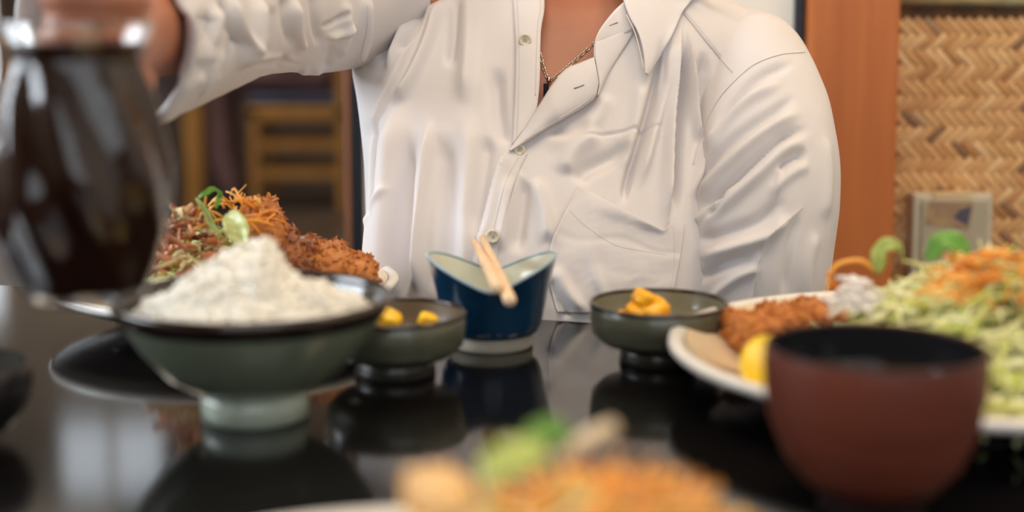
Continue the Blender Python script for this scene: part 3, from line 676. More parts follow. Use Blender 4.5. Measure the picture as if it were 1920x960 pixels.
# fold strokes: (points on the picture of the shirt, width px, height mm, kind)
def strokes_eval(uv, S):
    h = np.zeros(len(uv)); S = [(a_, b_, c_ * (1.0 if d_ == 'step' else 1.65), d_) for a_, b_, c_, d_ in S]
    for pts, wd, amp, kind in S:
        P = spline(pts, max(12, 5 * len(pts))) if len(pts) > 2 else spline([pts[0], ((pts[0][0] + pts[1][0]) / 2, (pts[0][1] + pts[1][1]) / 2), pts[1]], 12)
        lo = P.min(0) - 4 * wd; hi = P.max(0) + 4 * wd
        if kind in ('step', 'estep'): lo -= 60; hi += 60
        idx = np.where((uv[:, 0] > lo[0]) & (uv[:, 0] < hi[0]) & (uv[:, 1] > lo[1]) & (uv[:, 1] < hi[1]))[0]
        if not len(idx): continue
        q = uv[idx]; best = np.full(len(idx), 1e9); sgn = np.zeros(len(idx)); par = np.zeros(len(idx))
        for i in range(len(P) - 1):
            a, b = P[i], P[i + 1]; d = b - a; L2 = d @ d + 1e-9; t = np.clip(((q - a) @ d) / L2, 0, 1)
            c = a + t[:, None] * d; dist = np.hypot(*(q - c).T); s = d[0] * (q[:, 1] - a[1]) - d[1] * (q[:, 0] - a[0])
            m = dist < best; best[m] = dist[m]; sgn[m] = np.sign(s[m]); par[m] = (i + t[m]) / (len(P) - 1)
        tp = np.clip(np.minimum(par, 1 - par) / .22, 0, 1); tp = tp * tp * (3 - 2 * tp)
        if kind == 'ridge': f = np.exp(-(best / wd) ** 2) * tp
        elif kind == 'open': f = np.exp(-(best / wd) ** 2)
        elif kind == 'step':      # right of the direction of travel (image) raised, fading away over 60 px
            x = best * sgn; f = np.where(x > 0, np.exp(-(np.maximum(x - 1.5, 0) / 45) ** 2), 0) * 1.0; f = f * np.clip((x + 1.0) / 2.5, 0, 1) * tp
        elif kind == 'fold':      # asymmetric: sharp on one side, soft on other
            x = best * sgn; f = np.where(x > 0, np.exp(-(x / (wd * 2.2)) ** 2), np.exp(-(x / (wd * .55)) ** 2)) * tp
        h[idx] += f * amp * .001
    return h
def displace(V, Nn, S, noise_amp=.0, seed=0.0, nf=(18, 6, 7)):
    uv = proj(V); view = V - np.array(CAM); view /= np.linalg.norm(view, axis=1)[:, None]
    face = np.clip(-(Nn * view).sum(1) * 2.5 + .15, 0, 1)
    h = strokes_eval(uv, S) * face
    if noise_amp:
        Q = V * np.array(nf)
        h += noise_amp * vnoise(Q, 1.0, seed, 3)
    return V + Nn * h[:, None]
def grid_normals(V, nr, nc, wrap=True):
    G = V.reshape(nr, nc, 3)
    du = np.roll(G, -1, 1) - np.roll(G, 1, 1) if wrap else np.gradient(G, axis=1)
    dv = np.gradient(G, axis=0)
    n = np.cross(du, dv); n /= np.linalg.norm(n, axis=2)[..., None] + 1e-12
    return n.reshape(-1, 3)
def grid_faces(nr, nc, wrap=True):
    Fc = []
    for i in range(nr - 1):
        for k in range(nc if wrap else nc - 1):
            k2 = (k + 1) % nc; Fc.append((i * nc + k, i * nc + k2, (i + 1) * nc + k2, (i + 1) * nc + k))
    return Fc

SHIRT = [
 # image-left panel
 ([(815, -20), (756, 118), (720, 200), (704, 262)], 10, 3.0, 'fold'),
 ([(745, 180), (733, 330), (722, 480), (722, 620)], 20, 6, 'ridge'),
 ([(806, 215), (797, 330), (786, 450), (780, 560)], 9, 5.0, 'ridge'),
 ([(768, 240), (758, 350), (752, 470), (748, 600)], 13, -4.5, 'ridge'),
 ([(708, 225), (704, 310), (706, 420), (712, 560)], 7, 2.2, 'ridge'),
 ([(712, 220), (710, 330), (712, 430)], 5, -2.5, 'ridge'),
 ([(830, 240), (842, 380), (838, 560)], 22, -3.0, 'ridge'),
 ([(880, 200), (872, 380), (862, 560)], 20, 3.0, 'ridge'),
 ([(797, 5), (778, 60), (752, 105)], 6, -4, 'ridge'),
 ([(826, -10), (806, 70), (770, 150), (735, 200)], 10, 4, 'ridge'),
 ([(852, -20), (850, 60), (842, 130)], 9, -3.0, 'ridge'),
 ([(880, -20), (878, 80), (868, 200)], 14, 3.0, 'ridge'),
 ([(720, 0), (712, 60), (690, 120)], 9, 4, 'ridge'),
 ([(745, -10), (735, 60), (712, 130)], 7, -3.5, 'ridge'),
 ([(770, -10), (758, 60), (728, 140)], 7, 3, 'ridge'),
 ([(930, 120), (935, 210), (952, 275)], 13, -3.0, 'ridge'),
 ([(915, 250), (905, 330), (885, 450)], 16, -2.5, 'ridge'),
 ([(700, 430), (722, 385), (745, 350)], 5, 1.2, 'ridge'),
 # overlapping edge of the image-right panel
 ([(888, 600), (890, 500), (897, 440), (914, 370), (930, 310), (948, 283), (962, 278)], 3, 3.2, 'step'),
 ([(953, 290), (937, 318), (922, 375), (906, 440), (898, 520)], 5, 1.2, 'ridge'),
 # image-right panel
 ([(1244, 60), (1228, 160), (1203, 250), (1180, 330), (1168, 388)], 7, -4.5, 'ridge'),
 ([(1262, 40), (1246, 160), (1222, 260), (1196, 360)], 9, 3.0, 'ridge'),
 ([(1205, 150), (1192, 230), (1165, 320)], 14, 2.5, 'ridge'),
 ([(1280, 20), (1268, 130), (1257, 225), (1252, 330), (1250, 428)], 6, 5.0, 'fold'),
 ([(1292, 60), (1282, 180), (1272, 300), (1266, 410)], 8, -5.5, 'ridge'),
 ([(1288, 40), (1298, 140), (1302, 220), (1312, 275)], 6, 4.0, 'ridge'),
 ([(1315, 90), (1325, 190), (1318, 280)], 10, -4, 'ridge'),
 ([(1365, 140), (1335, 200), (1312, 290), (1296, 380)], 9, 4, 'ridge'),
 ([(1080, 345), (1100, 318), (1150, 292), (1185, 270)], 14, -3.2, 'ridge'),
 ([(1055, 330), (1075, 285), (1130, 245)], 16, 3.0, 'ridge'),
 ([(1072, 262), (1160, 248), (1245, 240)], 3, -1.0, 'ridge'),
 ([(1000, 330), (1020, 400), (1028, 460)], 12, 3.2, 'ridge'),
 ([(985, 330), (978, 400), (968, 480)], 12, -3.0, 'ridge'),
 ([(955, 330), (948, 400), (935, 480)], 10, 2.5, 'ridge'),
 ([(1040, 500), (1062, 545), (1100, 590)], 8, 3, 'ridge'), ([(1030, 520), (1044, 560), (1070, 596)], 7, -2.5, 'ridge'),
 ([(1020, 225), (1060, 250), (1110, 230)], 14, -2, 'ridge'),
 ([(1140, 170), (1110, 230), (1020, 280)], 16, 2.0, 'ridge'),
 # yoke seam
 ([(1378, 140), (1340, 95), (1308, 55), (1280, 22), (1262, -8)], 3, 1.6, 'step'),
]
nr, ncf, ncb = 340, 330, 56
zs = np.concatenate([np.linspace(-.34, -.03, 46)[:-1], np.linspace(-.03, .33, nr - 45)])
th = np.concatenate([np.linspace(math.pi, 0, ncf), np.linspace(0, -math.pi, ncb + 2)[1:-1]])
nc = len(th)
V = np.zeros((nr, nc, 3))
for i, z in enumerate(zs):
    x, y = ring(z, th); V[i, :, 0] = x; V[i, :, 1] = y; V[i, :, 2] = z + TB
V = V.reshape(-1, 3); Nn = grid_normals(V, nr, nc)
ctr = np.array([.055, 1.22, 0]); dd = V - ctr; dd[:, 2] = 0
if (Nn * dd).sum() < 0: Nn = -Nn
V = displace(V, Nn, [(a_, b_, c_ * (1.0 if d_ == 'step' else 1.45), d_) for a_, b_, c_, d_ in SHIRT], .0016, 3.1, (16, 10, 5))
M_shirt = mat('white_cotton', (.77, .735, .74), .8, spec=.25, var=.012, scale=14, bump=.30, bscale=42)
_nt = M_shirt.node_tree; _tr = _nt.nodes.new('ShaderNodeBsdfTranslucent'); _tr.inputs[0].default_value = (.80, .74, .70, 1)
_mx = _nt.nodes.new('ShaderNodeMixShader'); _mx.inputs[0].default_value = .16
_nt.links.new(_nt.nodes['Principled BSDF'].outputs[0], _mx.inputs[1]); _nt.links.new(_tr.outputs[0], _mx.inputs[2]); _nt.links.new(_mx.outputs[0], _nt.nodes['Material Output'].inputs[0])
faces = grid_faces(nr, nc)
TORSO = BVHTree.FromPolygons([Vector(p) for p in V], faces)
# neck opening
VEE = [(1000, -400), (1000, -60), (1000, 180), (1006, 222), (1030, 200), (1075, 140), (1126, 118), (1135, 70), (1200, 0), (1260, -60), (1260, -400)]
def inside(uv, poly):
    x, y = uv[:, 0], uv[:, 1]; c = np.zeros(len(uv), bool); n = len(poly)
    for i in range(n):
        x1, y1 = poly[i]; x2, y2 = poly[(i + 1) % n]
        m = ((y1 > y) != (y2 > y)) & (x < (x2 - x1) * (y - y1) / (y2 - y1 + 1e-12) + x1); c ^= m
    return c
FA = np.array(faces); cen = V[FA].mean(1); front_f = cen[:, 1] < 1.262
kill = inside(proj(cen), VEE) & front_f
faces_open = FA[~kill]
shirt = link('shirt', shift(V), faces_open, M_shirt, per, True)
shirt['label'] = 'white cotton button shirt worn open at the neck'
md = shirt.modifiers.new('thick', 'SOLIDIFY'); md.thickness = .0006; md.offset = -1

def on_shirt(u, v, off=0.0, bvh=None):
    d = ray(u, v).normalized(); hit = (bvh or TORSO).ray_cast(CAM, d)
    if hit[0] is None: return at(u, v, 1.2)
    nn = hit[1]; nn = nn if nn.dot(d) < 0 else -nn
    return hit[0] + (-d * .4 + nn * .6) * off
def patch(name, A, B, ns, nt_, off, m=None, label=None, thick=.0007, wob=0.0, parent=None, sm=3):
    """strip of cloth between two outline curves lying on the shirt front, lifted by off(s,t)"""
    PA, PB_ = spline(A, ns), spline(B, ns); G = np.zeros((ns, nt_, 3))
    for i in range(ns):
        for j in range(nt_):
            t = j / (nt_ - 1); uv = PA[i] * (1 - t) + PB_[i] * t
            G[i, j] = on_shirt(uv[0], uv[1], 0)
    for _ in range(sm):            # relax depth so the cloth bridges the folds below
        H = G.copy(); H[1:-1, 1:-1] = (G[:-2, 1:-1] + G[2:, 1:-1] + G[1:-1, :-2] + G[1:-1, 2:] + 2 * G[1:-1, 1:-1]) / 6; G = H
    for i in range(ns):
        for j in range(nt_):
            s, t = i / (ns - 1), j / (nt_ - 1); d = (CAM - Vector(G[i, j])).normalized()
            o_ = off(s, t) if callable(off) else off
            if wob: o_ += wob * noise.noise(Vector((s * 7, t * 5, len(name))))
            G[i, j] += np.array(d) * o_
    o = link(name, shift(G.reshape(-1, 3)), grid_faces(ns, nt_, False), m or M_shirt, parent or shirt, True)
    md = o.modifiers.new('thick', 'SOLIDIFY'); md.thickness = thick; md.offset = 0
    if label: o['label'] = label
    return o
# button band on the image-left panel
patch('button_placket', [(956, -60), (961, 0), (966, 90), (964, 190), (960, 272)], [(1012, -60), (1021, 8), (1014, 62), (1012, 150), (1006, 214)], 60, 12, lambda s, t: .0016 + .0012 * math.sin(math.pi * min(1, t * 1.05)) , label='straight button band beside the open neck')
# turned-back lapel: fold line is the top curve, free edge the bottom one
patch('lapel', [(955, 281), (985, 240), (1012, 196), (1036, 158), (1060, 130), (1085, 119), (1114, 107)], [(955, 283), (985, 266), (1022, 243), (1060, 221), (1095, 200), (1117, 181), (1123, 158)], 60, 18, lambda s, t: .003 + .010 * math.sin(math.pi * min(1, .12 + .88 * t)) ** .6 * min(1, s * 2.2) + .004 * t, label='bright turned-back edge of the open shirt front', sm=8)
patch('buttonhole_band', [(950, 281), (931, 311), (915, 370), (898, 440), (891, 500), (888, 600)], [(990, 288), (970, 330), (952, 390), (938, 450), (930, 520), (926, 600)], 70, 10, lambda s, t: .0034 * (1 - t) + .0002, label='free edge of the overlapping shirt front', sm=4)
patch('collar_stand', [(1215, -60), (1180, -8), (1150, 22), (1124, 56), (1115, 82), (1114, 112)], [(1240, -20), (1206, 22), (1190, 52), (1158, 70), (1128, 82), (1118, 114)], 40, 10, lambda s, t: .010 - .006 * t, label='inside of the raised collar stand', sm=8)
patch('front_facing', [(1116, 80), (1116, 108), (1120, 134), (1124, 158), (1121, 178)], [(1194, 50), (1178, 78), (1158, 108), (1140, 138), (1122, 180)], 40, 12, lambda s, t: .008 * (1 - t) + .002, sm=8)
patch('collar_leaf', [(1150, -70), (1166, -10), (1180, 30), (1197, 62), (1207, 100), (1211, 138)], [(1390, -70), (1330, -30), (1285, 15), (1262, 62), (1238, 104), (1214, 141)], 60, 26, lambda s, t: .012 * (1 - .5 * t) + .002, label='cream pointed collar leaf', thick=.0016, sm=10)
patch('collar_stitching', [(1174, 28), (1190, 62), (1200, 100), (1206, 128)], [(1175.5, 27), (1191.5, 61), (1201.5, 99.5), (1207.5, 127.5)], 30, 2, .0150, mat('stitch_thread', (.66, .62, .56), .8), thick=.0003, sm=0)

# pocket
M_pock = M_shirt
def pk_off(s, t):   # s along down, t across
    e = .0022 + .0012 * math.exp(-((t) / .05) ** 2)
    e += .006 * math.exp(-(s / .16) ** 2) * math.sin(math.pi * min(1, t * 1.02)) ** 1.2
    e += .0012 * noise.noise(Vector((t * 5, s * 5, 2))) + .00022 * noise.noise(Vector((t * 16 + s * 9, s * 14, 5)))
    e += -.0007 * math.exp(-((s - (.34 + .03 * math.sin(t * 9))) / .03) ** 2)
    e += .003 * math.exp(-((t - .16 - .33 * s) / .05) ** 2) * s
    return e
NS, NTP = 110, 110
def pocket():
    L = spline([(1085, 349), (1062, 392), (1035, 452), (1029, 500), (1034, 545), (1046, 585)], NS); Rr = spline([(1283, 420), (1281, 442), (1275, 485), (1268, 520), (1263, 548), (1256, 590)], NS)
    G = np.zeros((NS, NTP, 3))
    for i in range(NS):
        for j in range(NTP):
            t = j / (NTP - 1); uv = L[i] * (1 - t) + Rr[i] * t; uv = uv + np.array([0, (27 * (t / .84) if t < .84 else max(0, 27 * (1 - (t - .84) / .02))) * max(0, 1 - i / NS * 2.2) ** 1.5])
            G[i, j] = on_shirt(uv[0], uv[1])
    for _ in range(14):
        H = G.copy(); H[1:-1, 1:-1] = (G[:-2, 1:-1] + G[2:, 1:-1] + G[1:-1, :-2] + G[1:-1, 2:]) / 4; H[0, 1:-1] = (G[0, :-2] + G[0, 2:] + 2 * G[0, 1:-1]) / 4; G = H
    for i in range(NS):
        for j in range(NTP):
            d = np.array((CAM - Vector(G[i, j])).normalized()); G[i, j] += d * pk_off(i / (NS - 1), j / (NTP - 1))
    o = link('pocket', shift(G.reshape(-1, 3)), grid_faces(NS, NTP, False), M_pock, shirt, True); md = o.modifiers.new('t', 'SOLIDIFY'); md.thickness = .0012; md.offset = 0
    o['label'] = 'creased patch pocket with a gaping top edge'
pocket()

# buttons
M_btn = mat('ivory_button', (.66, .60, .47), .35, coat=.3); M_hole = mat('button_thread', (.40, .34, .26), .7)
def button(u, v, r, off, label):
    q = on_shirt(u, v, off); d = (CAM - q).normalized(); qm = d.to_track_quat('Z', 'Y').to_matrix()
    V_, F_ = lathe([(0, -.0008), (r, -.0006), (r * 1.0, .0004), (r * .86, .0010), (r * .66, .0008), (r * .58, .0003), (0, .0002)], 32)
    o = link('button', shift([q + qm @ Vector(p_) for p_ in V_]), F_, M_btn, shirt, True); o['label'] = label
    h = MB()
    for a in (45, 135, 225, 315):
        c = Vector((math.cos(R(a)) * r * .2, math.sin(R(a)) * r * .2, .0003)); h.add(*[[q + qm @ (c + Vector(b)) for b in ball((0, 0, 0), r * .11, 8, 6)[0]], ball((0, 0, 0), r * .11, 8, 6)[1]])
    link('button_thread', shift(h.V), h.F, M_hole, shirt, True)
button(985, 78, .0053, .0042, 'ivory button on the band beside the open neck'); button(928, 445, .0056, .0045, 'ivory button behind the chopstick tips'); button(974, 283, .0045, .0028, 'ivory button under the turned-back front')
M_slit = mat('buttonhole_shadow_thread', (.30, .26, .24), .9)
def slit(name, pts, off):
    P = [on_shirt(u, v, 0) for u, v in pts]; P = [p_ + (CAM - p_).normalized() * off for p_ in P]
    V_, F_ = tube(P, .0005, 6); link(name, shift(V_), F_, M_slit, shirt, True)
slit('buttonhole', [(1076, 166), (1085, 163), (1095, 159)], .0155)
slit('buttonhole', [(1142, 49), (1150, 45), (1158, 42)], .0085)

# sleeves
def sleeve(name, path, S, nlen, ncirc, seed, amp, rag=None, flatn=None):
    P = spline(path, nlen); pts = [at(u, v, Y) for u, v, Y, r in P]; rad = P[:, 3]
    Pp, T, N0 = frames(pts); V = np.zeros((nlen, ncirc, 3))
    for i in range(nlen):
        b = T[i].cross(N0[i])
        for k in range(ncirc):
            a = 2 * math.pi * k / ncirc; V[i, k] = Pp[i] + (N0[i] * math.cos(a) + b * math.sin(a)) * rad[i]
    V = V.reshape(-1, 3); ctrs = np.repeat(np.array([tuple(p_) for p_ in Pp]), ncirc, 0)
    Nn = grid_normals(V, nlen, ncirc); 
    if (Nn * (V - ctrs)).sum() < 0: Nn = -Nn
    V = displace(V, Nn, [(a_, b_ * .85, c_, d_) for a_, b_, c_, d_ in S], amp, seed, (14, 14, 9))
    o = link(name, shift(V), grid_faces(nlen, ncirc), M_shirt, shirt, True)
    md = o.modifiers.new('thick', 'SOLIDIFY'); md.thickness = .0012; md.offset = -1
    return o, V
SL = [
 ([(1495, 118), (1430, 142), (1378, 190), (1335, 255)], 9, -3.6, 'ridge'), ([(1475, 150), (1400, 190), (1350, 240), (1322, 290)], 11, 3.6, 'ridge'),
 ([(1500, 178), (1442, 214), (1386, 252), (1330, 305), (1305, 345)], 9, -4.5, 'ridge'), ([(1510, 205), (1450, 238), (1395, 280), (1340, 335), (1302, 385)], 11, 4.5, 'ridge'),
 ([(1525, 240), (1475, 254), (1438, 282), (1390, 324), (1344, 370), (1298, 415)], 8, -5.5, 'ridge'), ([(1520, 262), (1470, 282), (1425, 325), (1370, 375), (1310, 430)], 12, 4.0, 'ridge'),
 ([(1515, 288), (1480, 300), (1455, 320)], 8, -3.5, 'ridge'), ([(1520, 310), (1480, 328), (1440, 370)], 10, 2.5, 'ridge'),
 ([(1461, 295), (1458, 350), (1453, 412)], 3, 1.6, 'ridge'), ([(1395, 335), (1350, 375), (1318, 400), (1303, 425)], 6, 3, 'ridge'),
 ([(1360, 350), (1350, 385), (1325, 405)], 6, -3, 'ridge'),
 ([(1480, 400), (1440, 442), (1378, 464), (1305, 486)], 12, 4.5, 'ridge'), ([(1470, 370), (1420, 415), (1350, 440), (1295, 455)], 13, -3.5, 'ridge'),
 ([(1420, 480), (1360, 495), (1300, 530)], 11, -3.5, 'ridge'), ([(1430, 500), (1375, 525), (1325, 570)], 10, 3, 'ridge'),
 ([(1508, 385), (1470, 420), (1434, 456), (1418, 520), (1406, 600)], 3, 1.6, 'ridge'), ([(1500, 400), (1478, 470), (1468, 560)], 8, -2, 'ridge'),
 ([(1290, 420), (1278, 480), (1274, 560)], 8, 2.5, 'ridge'), ([(1545, 250), (1552, 330), (1545, 420)], 12, 2, 'ridge'), ([(1530, 430), (1515, 500), (1512, 580)], 12, 2.2, 'ridge'),
]
slv, SLV = sleeve('left_sleeve', [(1378, 40, 1.255, .022), (1392, 78, 1.245, .040), (1410, 140, 1.222, .0520), (1426, 230, 1.190, .0590), (1430, 340, 1.160, .0620), (1416, 460, 1.145, .0625), (1410, 560, 1.14, .0605), (1408, 680, 1.14, .059), (1406, 800, 1.14, .056), (1400, 880, 1.08, .050), (1385, 890, .98, .045)], SL, 240, 210, 1.3, .0014)
slv.name = 'sleeve'
SR = [
 ([(411, -10), (425, 38), (446, 74), (466, 93)], 6, -4.5, 'ridge'), ([(430, -20), (445, 40), (462, 78), (470, 100)], 8, 4, 'ridge'),
 ([(484, -20), (484, 46), (476, 86), (450, 138)], 6, 5.5, 'fold'),
 ([(414, 5), (405, 55), (385, 120), (348, 195)], 5, 4, 'fold'), ([(395, 30), (388, 90), (368, 150)], 8, -3, 'ridge'),
 ([(345, 0), (350, 60), (345, 120), (320, 190)], 9, 3.5, 'ridge'), ([(368, 5), (368, 60), (362, 120), (340, 170)], 8, -3.5, 'ridge'),
 ([(366, 20), (385, 33), (402, 44)], 5, -3, 'ridge'), ([(440, 60), (430, 100), (405, 150)], 6, -3.5, 'ridge'), ([(420, 90), (400, 130), (370, 185)], 6, 3, 'ridge'),
 ([(549, -10), (552, 40), (560, 75), (572, 95)], 8, 4, 'ridge'), ([(532, -10), (536, 40), (545, 90)], 8, -3.5, 'ridge'), ([(590, -20), (592, 40), (600, 90)], 9, -3.5, 'ridge'),
 ([(510, 10), (505, 60), (490, 110)], 9, -3, 'ridge'), ([(600, 52), (630, 38), (655, 18)], 5, -3, 'ridge'), ([(608, 72), (640, 60), (662, 40)], 6, 3, 'ridge'),
 ([(470, 112), (520, 105), (560, 112)], 5, 1.5, 'ridge'), ([(465, 125), (520, 118), (575, 122)], 4, -1.2, 'ridge'),
 ([(560, 130), (580, 140), (610, 132)], 14, 4, 'ridge'), ([(515, 128), (525, 118), (540, 100)], 8, -3, 'ridge'),
 ([(690, -20), (688, 60), (670, 125)], 6, 4, 'fold'), ([(650, 0), (648, 60), (635, 110)], 10, 3, 'ridge'), ([(625, 80), (615, 110), (610, 130)], 8, -2, 'ridge'),
 ([(330, 20), (332, 90), (318, 150), (292, 205)], 5, 1.5, 'ridge'),
]
slr, SRV = sleeve('right_sleeve', [(735, -20, 1.265, .050), (700, -12, 1.25, .058), (650, -8, 1.225, .061), (590, -4, 1.19, .0625), (520, -4, 1.145, .0595), (450, 0, 1.085, .0600), (370, 20, 1.015, .0615), (285, 46, .955, .063), (190, 68, .905, .0635)], SR, 240, 210, 2.7, .0014)
slr.name = 'sleeve.001'
# stitched seams: fine raised thread lines on the finished cloth
def cloth_bvh():
    dg = bpy.context.evaluated_depsgraph_get(); dg.update(); Vv = []; Ff = []
    for o in [shirt] + list(shirt.children):
        me = o.data; n0 = len(Vv); Vv += [v.co + Vector((.06, 1.32, 0)) for v in me.vertices]; Ff += [[i + n0 for i in p_.vertices] for p_ in me.polygons]
    return BVHTree.FromPolygons(Vv, Ff)
CLOTH = cloth_bvh(); M_thread = mat('shirt_seam_thread', (.66, .61, .58), .85)
def sew(P, r):
    V_, F_ = tube(P, r, 5); link('seam', shift(V_), F_, M_thread, shirt, True)
def seam(pts, n=60, r=.00032):
    P = []
    for u, v in spline(pts, n):
        q = on_shirt(u, v, .0006, CLOTH)
        if P and (q - P[-1]).length > .02:
            if len(P) > 3: sew(P, r)
            P = []
        P.append(q)
    if len(P) > 3: sew(P, r)
seam([(969, -20), (974, 90), (973, 190), (969, 262)]); seam([(1010, -20), (1013, 10), (1007, 62), (1004, 180)])
seam([(972, 296), (950, 336), (934, 395), (921, 450), (912, 520), (908, 590)])
seam([(985, 262), (1022, 238), (1060, 215), (1095, 193), (1113, 176)])
seam([(1080, 362), (1062, 400), (1041, 452), (1035, 500), (1040, 545), (1050, 580)])
seam([(1068, 395), (1100, 425), (1150, 458), (1200, 470), (1248, 478)]); seam([(1262, 425), (1264, 480), (1258, 540)])
seam([(1283, 26), (1310, 60), (1343, 100), (1374, 136)])
seam([(1509, 98), (1462, 103), (1418, 119), (1388, 142), (1352, 180), (1328, 222), (1311, 268), (1300, 310)])
seam([(1506, 388), (1470, 420), (1434, 456), (1418, 520), (1407, 590)])
seam([(689, 10), (688, 55), (676, 110)])

# rolled cuff
rb_ = SRV.reshape(240, 210, 3)
e0, e1, e2 = rb_[-1], rb_[-8], rb_[-16]
cc = e0.mean(0)
CV = np.stack([e2 + (e2 - e2.mean(0)) * .035, e1 + (e1 - e1.mean(0)) * .05, e0 + (e0 - cc) * .045, e0 + (e0 - cc) * .0 + (e0 - e1) * .15, e0 - (e0 - cc) * .05, e1 - (e1 - e1.mean(0)) * .06, e2 - (e2 - e2.mean(0)) * .07]).reshape(-1, 3)
cf = link('cuff', shift(CV), grid_faces(7, 210), M_shirt, shirt, True); cf['label'] = 'turned-up cuff around the raised wrist'

# body: one continuous figure under the clothes
bb = MB()
zz = np.linspace(-.33, .33, 40); tt = np.linspace(0, 2 * math.pi, 49)[:-1]; TV = []
for z in zz:
    x, y = ring(z, tt, .016, 2.3); TV += [(a, b, z + TB) for a, b in zip(x, y)]
TF = grid_faces(40, 48) + [tuple(range(48))[::-1], tuple(39 * 48 + k for k in range(48))]
bb.add(TV, TF)
def W(x, y, z, r): return (x, y, TB + z, r)
limb(bb, [W(.066, 1.30, .24, .062), W(.066, 1.285, .33, .056), W(.064, 1.27, .40, .055)])
limb(bb, [W(.052, 1.25, -.33, .13), W(.05, 1.30, -.27, .14)])
# head
HC = Vector((.062, 1.245, TB + .475))
bb.add(*ball(HC, .1, 28, 20, (.78, .95, 1.18))); bb.add(*ball(HC + Vector((0, -.018, -.062)), .07, 22, 14, (.82, .95, .9)))
bb.add(*ball(HC + Vector((0, -.078, -.098)), .019)); 
limb(bb, [tuple(HC + Vector((0, -.088, .012))) + (.009,), tuple(HC + Vector((0, -.104, -.022))) + (.012,), tuple(HC + Vector((0, -.100, -.034))) + (.013,)], 10)
for s in (-1, 1):
    bb.add(*ball(HC + Vector((.079 * s, .012, -.01)), .024, 14, 10, (.4, .75, 1.2))); bb.add(*ball(HC + Vector((.013 * s, -.096, -.036)), .009))
    limb(bb, [tuple(HC + Vector((.012 * s, -.088, .028))) + (.008,), tuple(HC + Vector((.042 * s, -.078, .032))) + (.008,)], 8)
    bb.add(*ball(HC + Vector((.036 * s, -.064, -.03)), .022))
for dz, r_ in ((-.062, .008), (-.072, .009)): limb(bb, [tuple(HC + Vector((-.022, -.078, dz))) + (r_ * .6,), tuple(HC + Vector((0, -.087, dz))) + (r_,), tuple(HC + Vector((.022, -.078, dz))) + (r_ * .6,)], 8)
# left arm down under the table, hand on the thigh
def q4(u, v, Y, r): p_ = at(u, v, Y); return (p_.x, p_.y, p_.z, r)
limb(bb, [q4(1350, 100, 1.24, .036), q4(1420, 210, 1.20, .042), q4(1425, 400, 1.155, .042), q4(1410, 620, 1.14, .040), q4(1406, 800, 1.14, .038), q4(1395, 880, 1.07, .034), q4(1380, 890, .96, .026), q4(1372, 894, .92, .024)])
hl = at(1368, 900, .89)
bb.add(*ball(hl, .04, 16, 10, (.9, 1.1, .45)))
for k in range(4): limb(bb, [(hl.x - .024 + .017 * k, hl.y - .03, hl.z, .0095), (hl.x - .026 + .018 * k, hl.y - .062, hl.z - .004, .0085), (hl.x - .026 + .018 * k, hl.y - (.092 if k in (1, 2) else .082), hl.z - .016, .007)], 8)
limb(bb, [(hl.x - .03, hl.y + .01, hl.z, .012), (hl.x - .055, hl.y - .02, hl.z - .004, .010), (hl.x - .06, hl.y - .045, hl.z - .008, .008)], 8)
# right arm forward to the jug
wr = at(212, 62, .842)
limb(bb, [q4(745, 0, 1.27, .05), q4(650, -5, 1.225, .046), q4(520, 0, 1.145, .042), q4(400, 20, 1.04, .041), q4(290, 45, .945, .036), (wr.x, wr.y, wr.z, .029)])
GP = Vector((JX, JY, 0)) + hd * .0705; GZ = zj(118)            # grip centre on the handle
palm = Vector((GP.x - .018, GP.y + .024, GZ))
limb(bb, [(wr.x, wr.y, wr.z, .029), (palm.x - .004, palm.y + .030, GZ + .006, .030), (palm.x - .002, palm.y, GZ + .004, .026)])
for k in range(5): bb.add(*ball((palm.x - .006, palm.y + .004, GZ - .034 + .017 * k), .0175, 14, 8, (.85, 1.3, 1)))
for k, ln in enumerate((.92, 1.0, 1.03, .97)):                 # little, ring, middle, index from the bottom up
    z = GZ - .033 + .0215 * k; r0 = .0098 if k else .0088
    limb(bb, [(GP.x - .026, GP.y + .016, z + .002, r0 * 1.1), (GP.x - .022 * ln, GP.y - .010, z + .001, r0), (GP.x - .003, GP.y - .0165 * ln, z, r0), (GP.x + .015 * ln, GP.y - .006, z - .001, r0 * .92), (GP.x + .0175 * ln, GP.y + .010, z - .002, r0 * .82)], 10)
limb(bb, [(palm.x + .002, palm.y + .024, GZ + .030, .014), (palm.x + .012, palm.y + .006, GZ + .047, .0125), (palm.x + .022, palm.y - .022, GZ + .050, .0105), (palm.x + .024, palm.y - .040, GZ + .049, .009)], 10)
# legs
for s in (-1, 1):
    limb(bb, [W(.05 + .09 * s, 1.28, -.255, .088), W(.05 + .12 * s, 1.06, -.255, .08), W(.05 + .14 * s, .86, -.25, .064), W(.05 + .14 * s, .83, -.34, .056), W(.05 + .14 * s, .86, -.50, .052), W(.05 + .14 * s, .88, -.64, .037)])
    limb(bb, [W(.05 + .14 * s, .89, -.675, .036), W(.05 + .15 * s, .80, -.690, .030), W(.05 + .155 * s, .72, -.697, .022)])
remeshed('body', shift(bb.V), bb.F, M_skin, per, .0042, 4)
for s in (-1, 1): part('eye', ball(tuple(Vector(shift([HC + Vector((.031 * s, -.079, .006))])[0])), .0125, 16, 10), mat('eye_white', (.7, .68, .65), .2), per)
hv, hf = ball(HC + Vector((0, .008, .02)), .1075, 32, 24, (.80, .96, 1.14))
hf = [f for f in hf if (lambda c: c.y > HC.y - .030 and c.z > HC.z - .05 or c.z > HC.z + .072 or (c.y > HC.y + .03 and c.z > HC.z - .09))(sum((Vector(hv[i]) for i in f), Vector()) / len(f))]
part('hair', (shift(hv), hf), M_hair, per, 'short black hair').modifiers.new('t', 'SOLIDIFY').thickness = .008
tv = MB()
limb(tv, [W(.052, 1.255, -.30, .142), W(.05, 1.30, -.26, .148)])
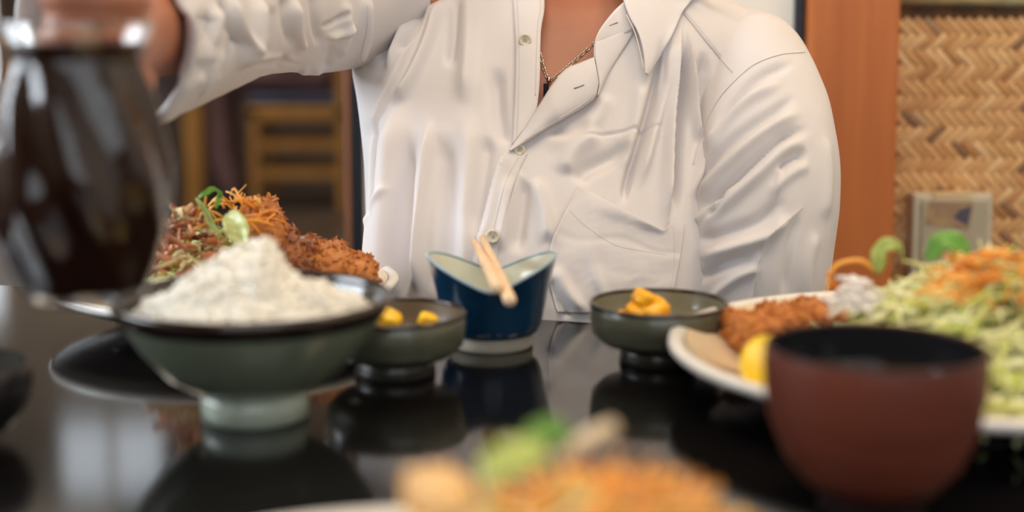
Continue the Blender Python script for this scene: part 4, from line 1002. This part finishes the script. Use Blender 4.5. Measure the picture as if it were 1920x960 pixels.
for s in (-1, 1): limb(tv, [W(.05 + .09 * s, 1.28, -.255, .097), W(.05 + .12 * s, 1.06, -.255, .09), W(.05 + .14 * s, .86, -.25, .075), W(.05 + .14 * s, .825, -.34, .067), W(.05 + .14 * s, .855, -.50, .062), W(.05 + .14 * s, .878, -.63, .052)])
remeshed('trousers', shift(tv.V), tv.F, mat('dark_grey_trousers', (.03, .03, .035), .85), per, .010, 4)
bench = thing('bench', 'dark wooden bench under the diner in the white shirt', 'bench', (.06, 1.36, 0))
MB().box((-.5, -.18, .30), (.36, .18, .345), .006).build('seat', M_dark, bench)
for x in (-.44, .30):
    for y in (-.14, .14): MB().box((x - .025, y - .025, 0), (x + .025, y + .025, .30), .003).build('leg', M_dark, bench)

# necklace: fine chain with a bead and a black pendant, lying on the chest
BODY = None
dg = bpy.context.evaluated_depsgraph_get(); dg.update()
bo = [o for o in per.children if o.name.startswith('body')][0]
bm = bmesh.new(); bm.from_mesh(bo.data); bmesh.ops.translate(bm, verts=bm.verts, vec=(.06, 1.32, 0)); BODY = BVHTree.FromBMesh(bm); bm.free()
M_silver = mat('silver', (.62, .56, .48), .25, metal=1)
def chainpts(P):
    out = []
    for u, v in spline(P, 200):
        q = on_shirt(u, v, .0012, BODY); out.append(q)
    return out
cpts = chainpts([(1190, 10), (1150, 52), (1113, 83), (1085, 108), (1062, 128), (1040, 146), (1029, 151), (1022, 136), (1016, 115), (1008, 80), (1004, 30)])
seglen = .0032; acc = [cpts[0]]
for q in cpts[1:]:
    if (q - acc[-1]).length > seglen: acc.append(q)
nk = MB()
for i in range(len(acc) - 1):
    a, b = acc[i], acc[i + 1]; d = (b - a).normalized(); m_ = (a + b) / 2; s = d.cross((CAM - m_).normalized()); up_ = s.cross(d)
    if i % 2: s = (s + up_ * .8).normalized()
    nk.tube([m_ + d * (math.cos(t) * .0023) + s * (math.sin(t) * .0011) for t in np.linspace(0, 2 * math.pi, 11)], .00042, 5, False)
neck = link('necklace', shift(nk.V), nk.F, M_silver, per, True); neck['label'] = 'thin silver chain with a small dark pendant'
q = on_shirt(1029, 152, .0022, BODY); part('bead', ball(tuple(Vector(shift([q])[0])), .0026, 14, 10, (.8, .8, 1.2)), M_silver, neck)
q = on_shirt(1024, 172, .003, BODY)
link('pendant', shift([v for v in MB().box((q.x - .0022, q.y - .0012, q.z - .006), (q.x + .0022, q.y + .0012, q.z + .006), .0006).V]), MB().box((0, 0, 0), (1, 1, 1), .0006).F, mat('black_stone', (.012, .014, .02), .15), neck, False)['label'] = 'black stone pendant'
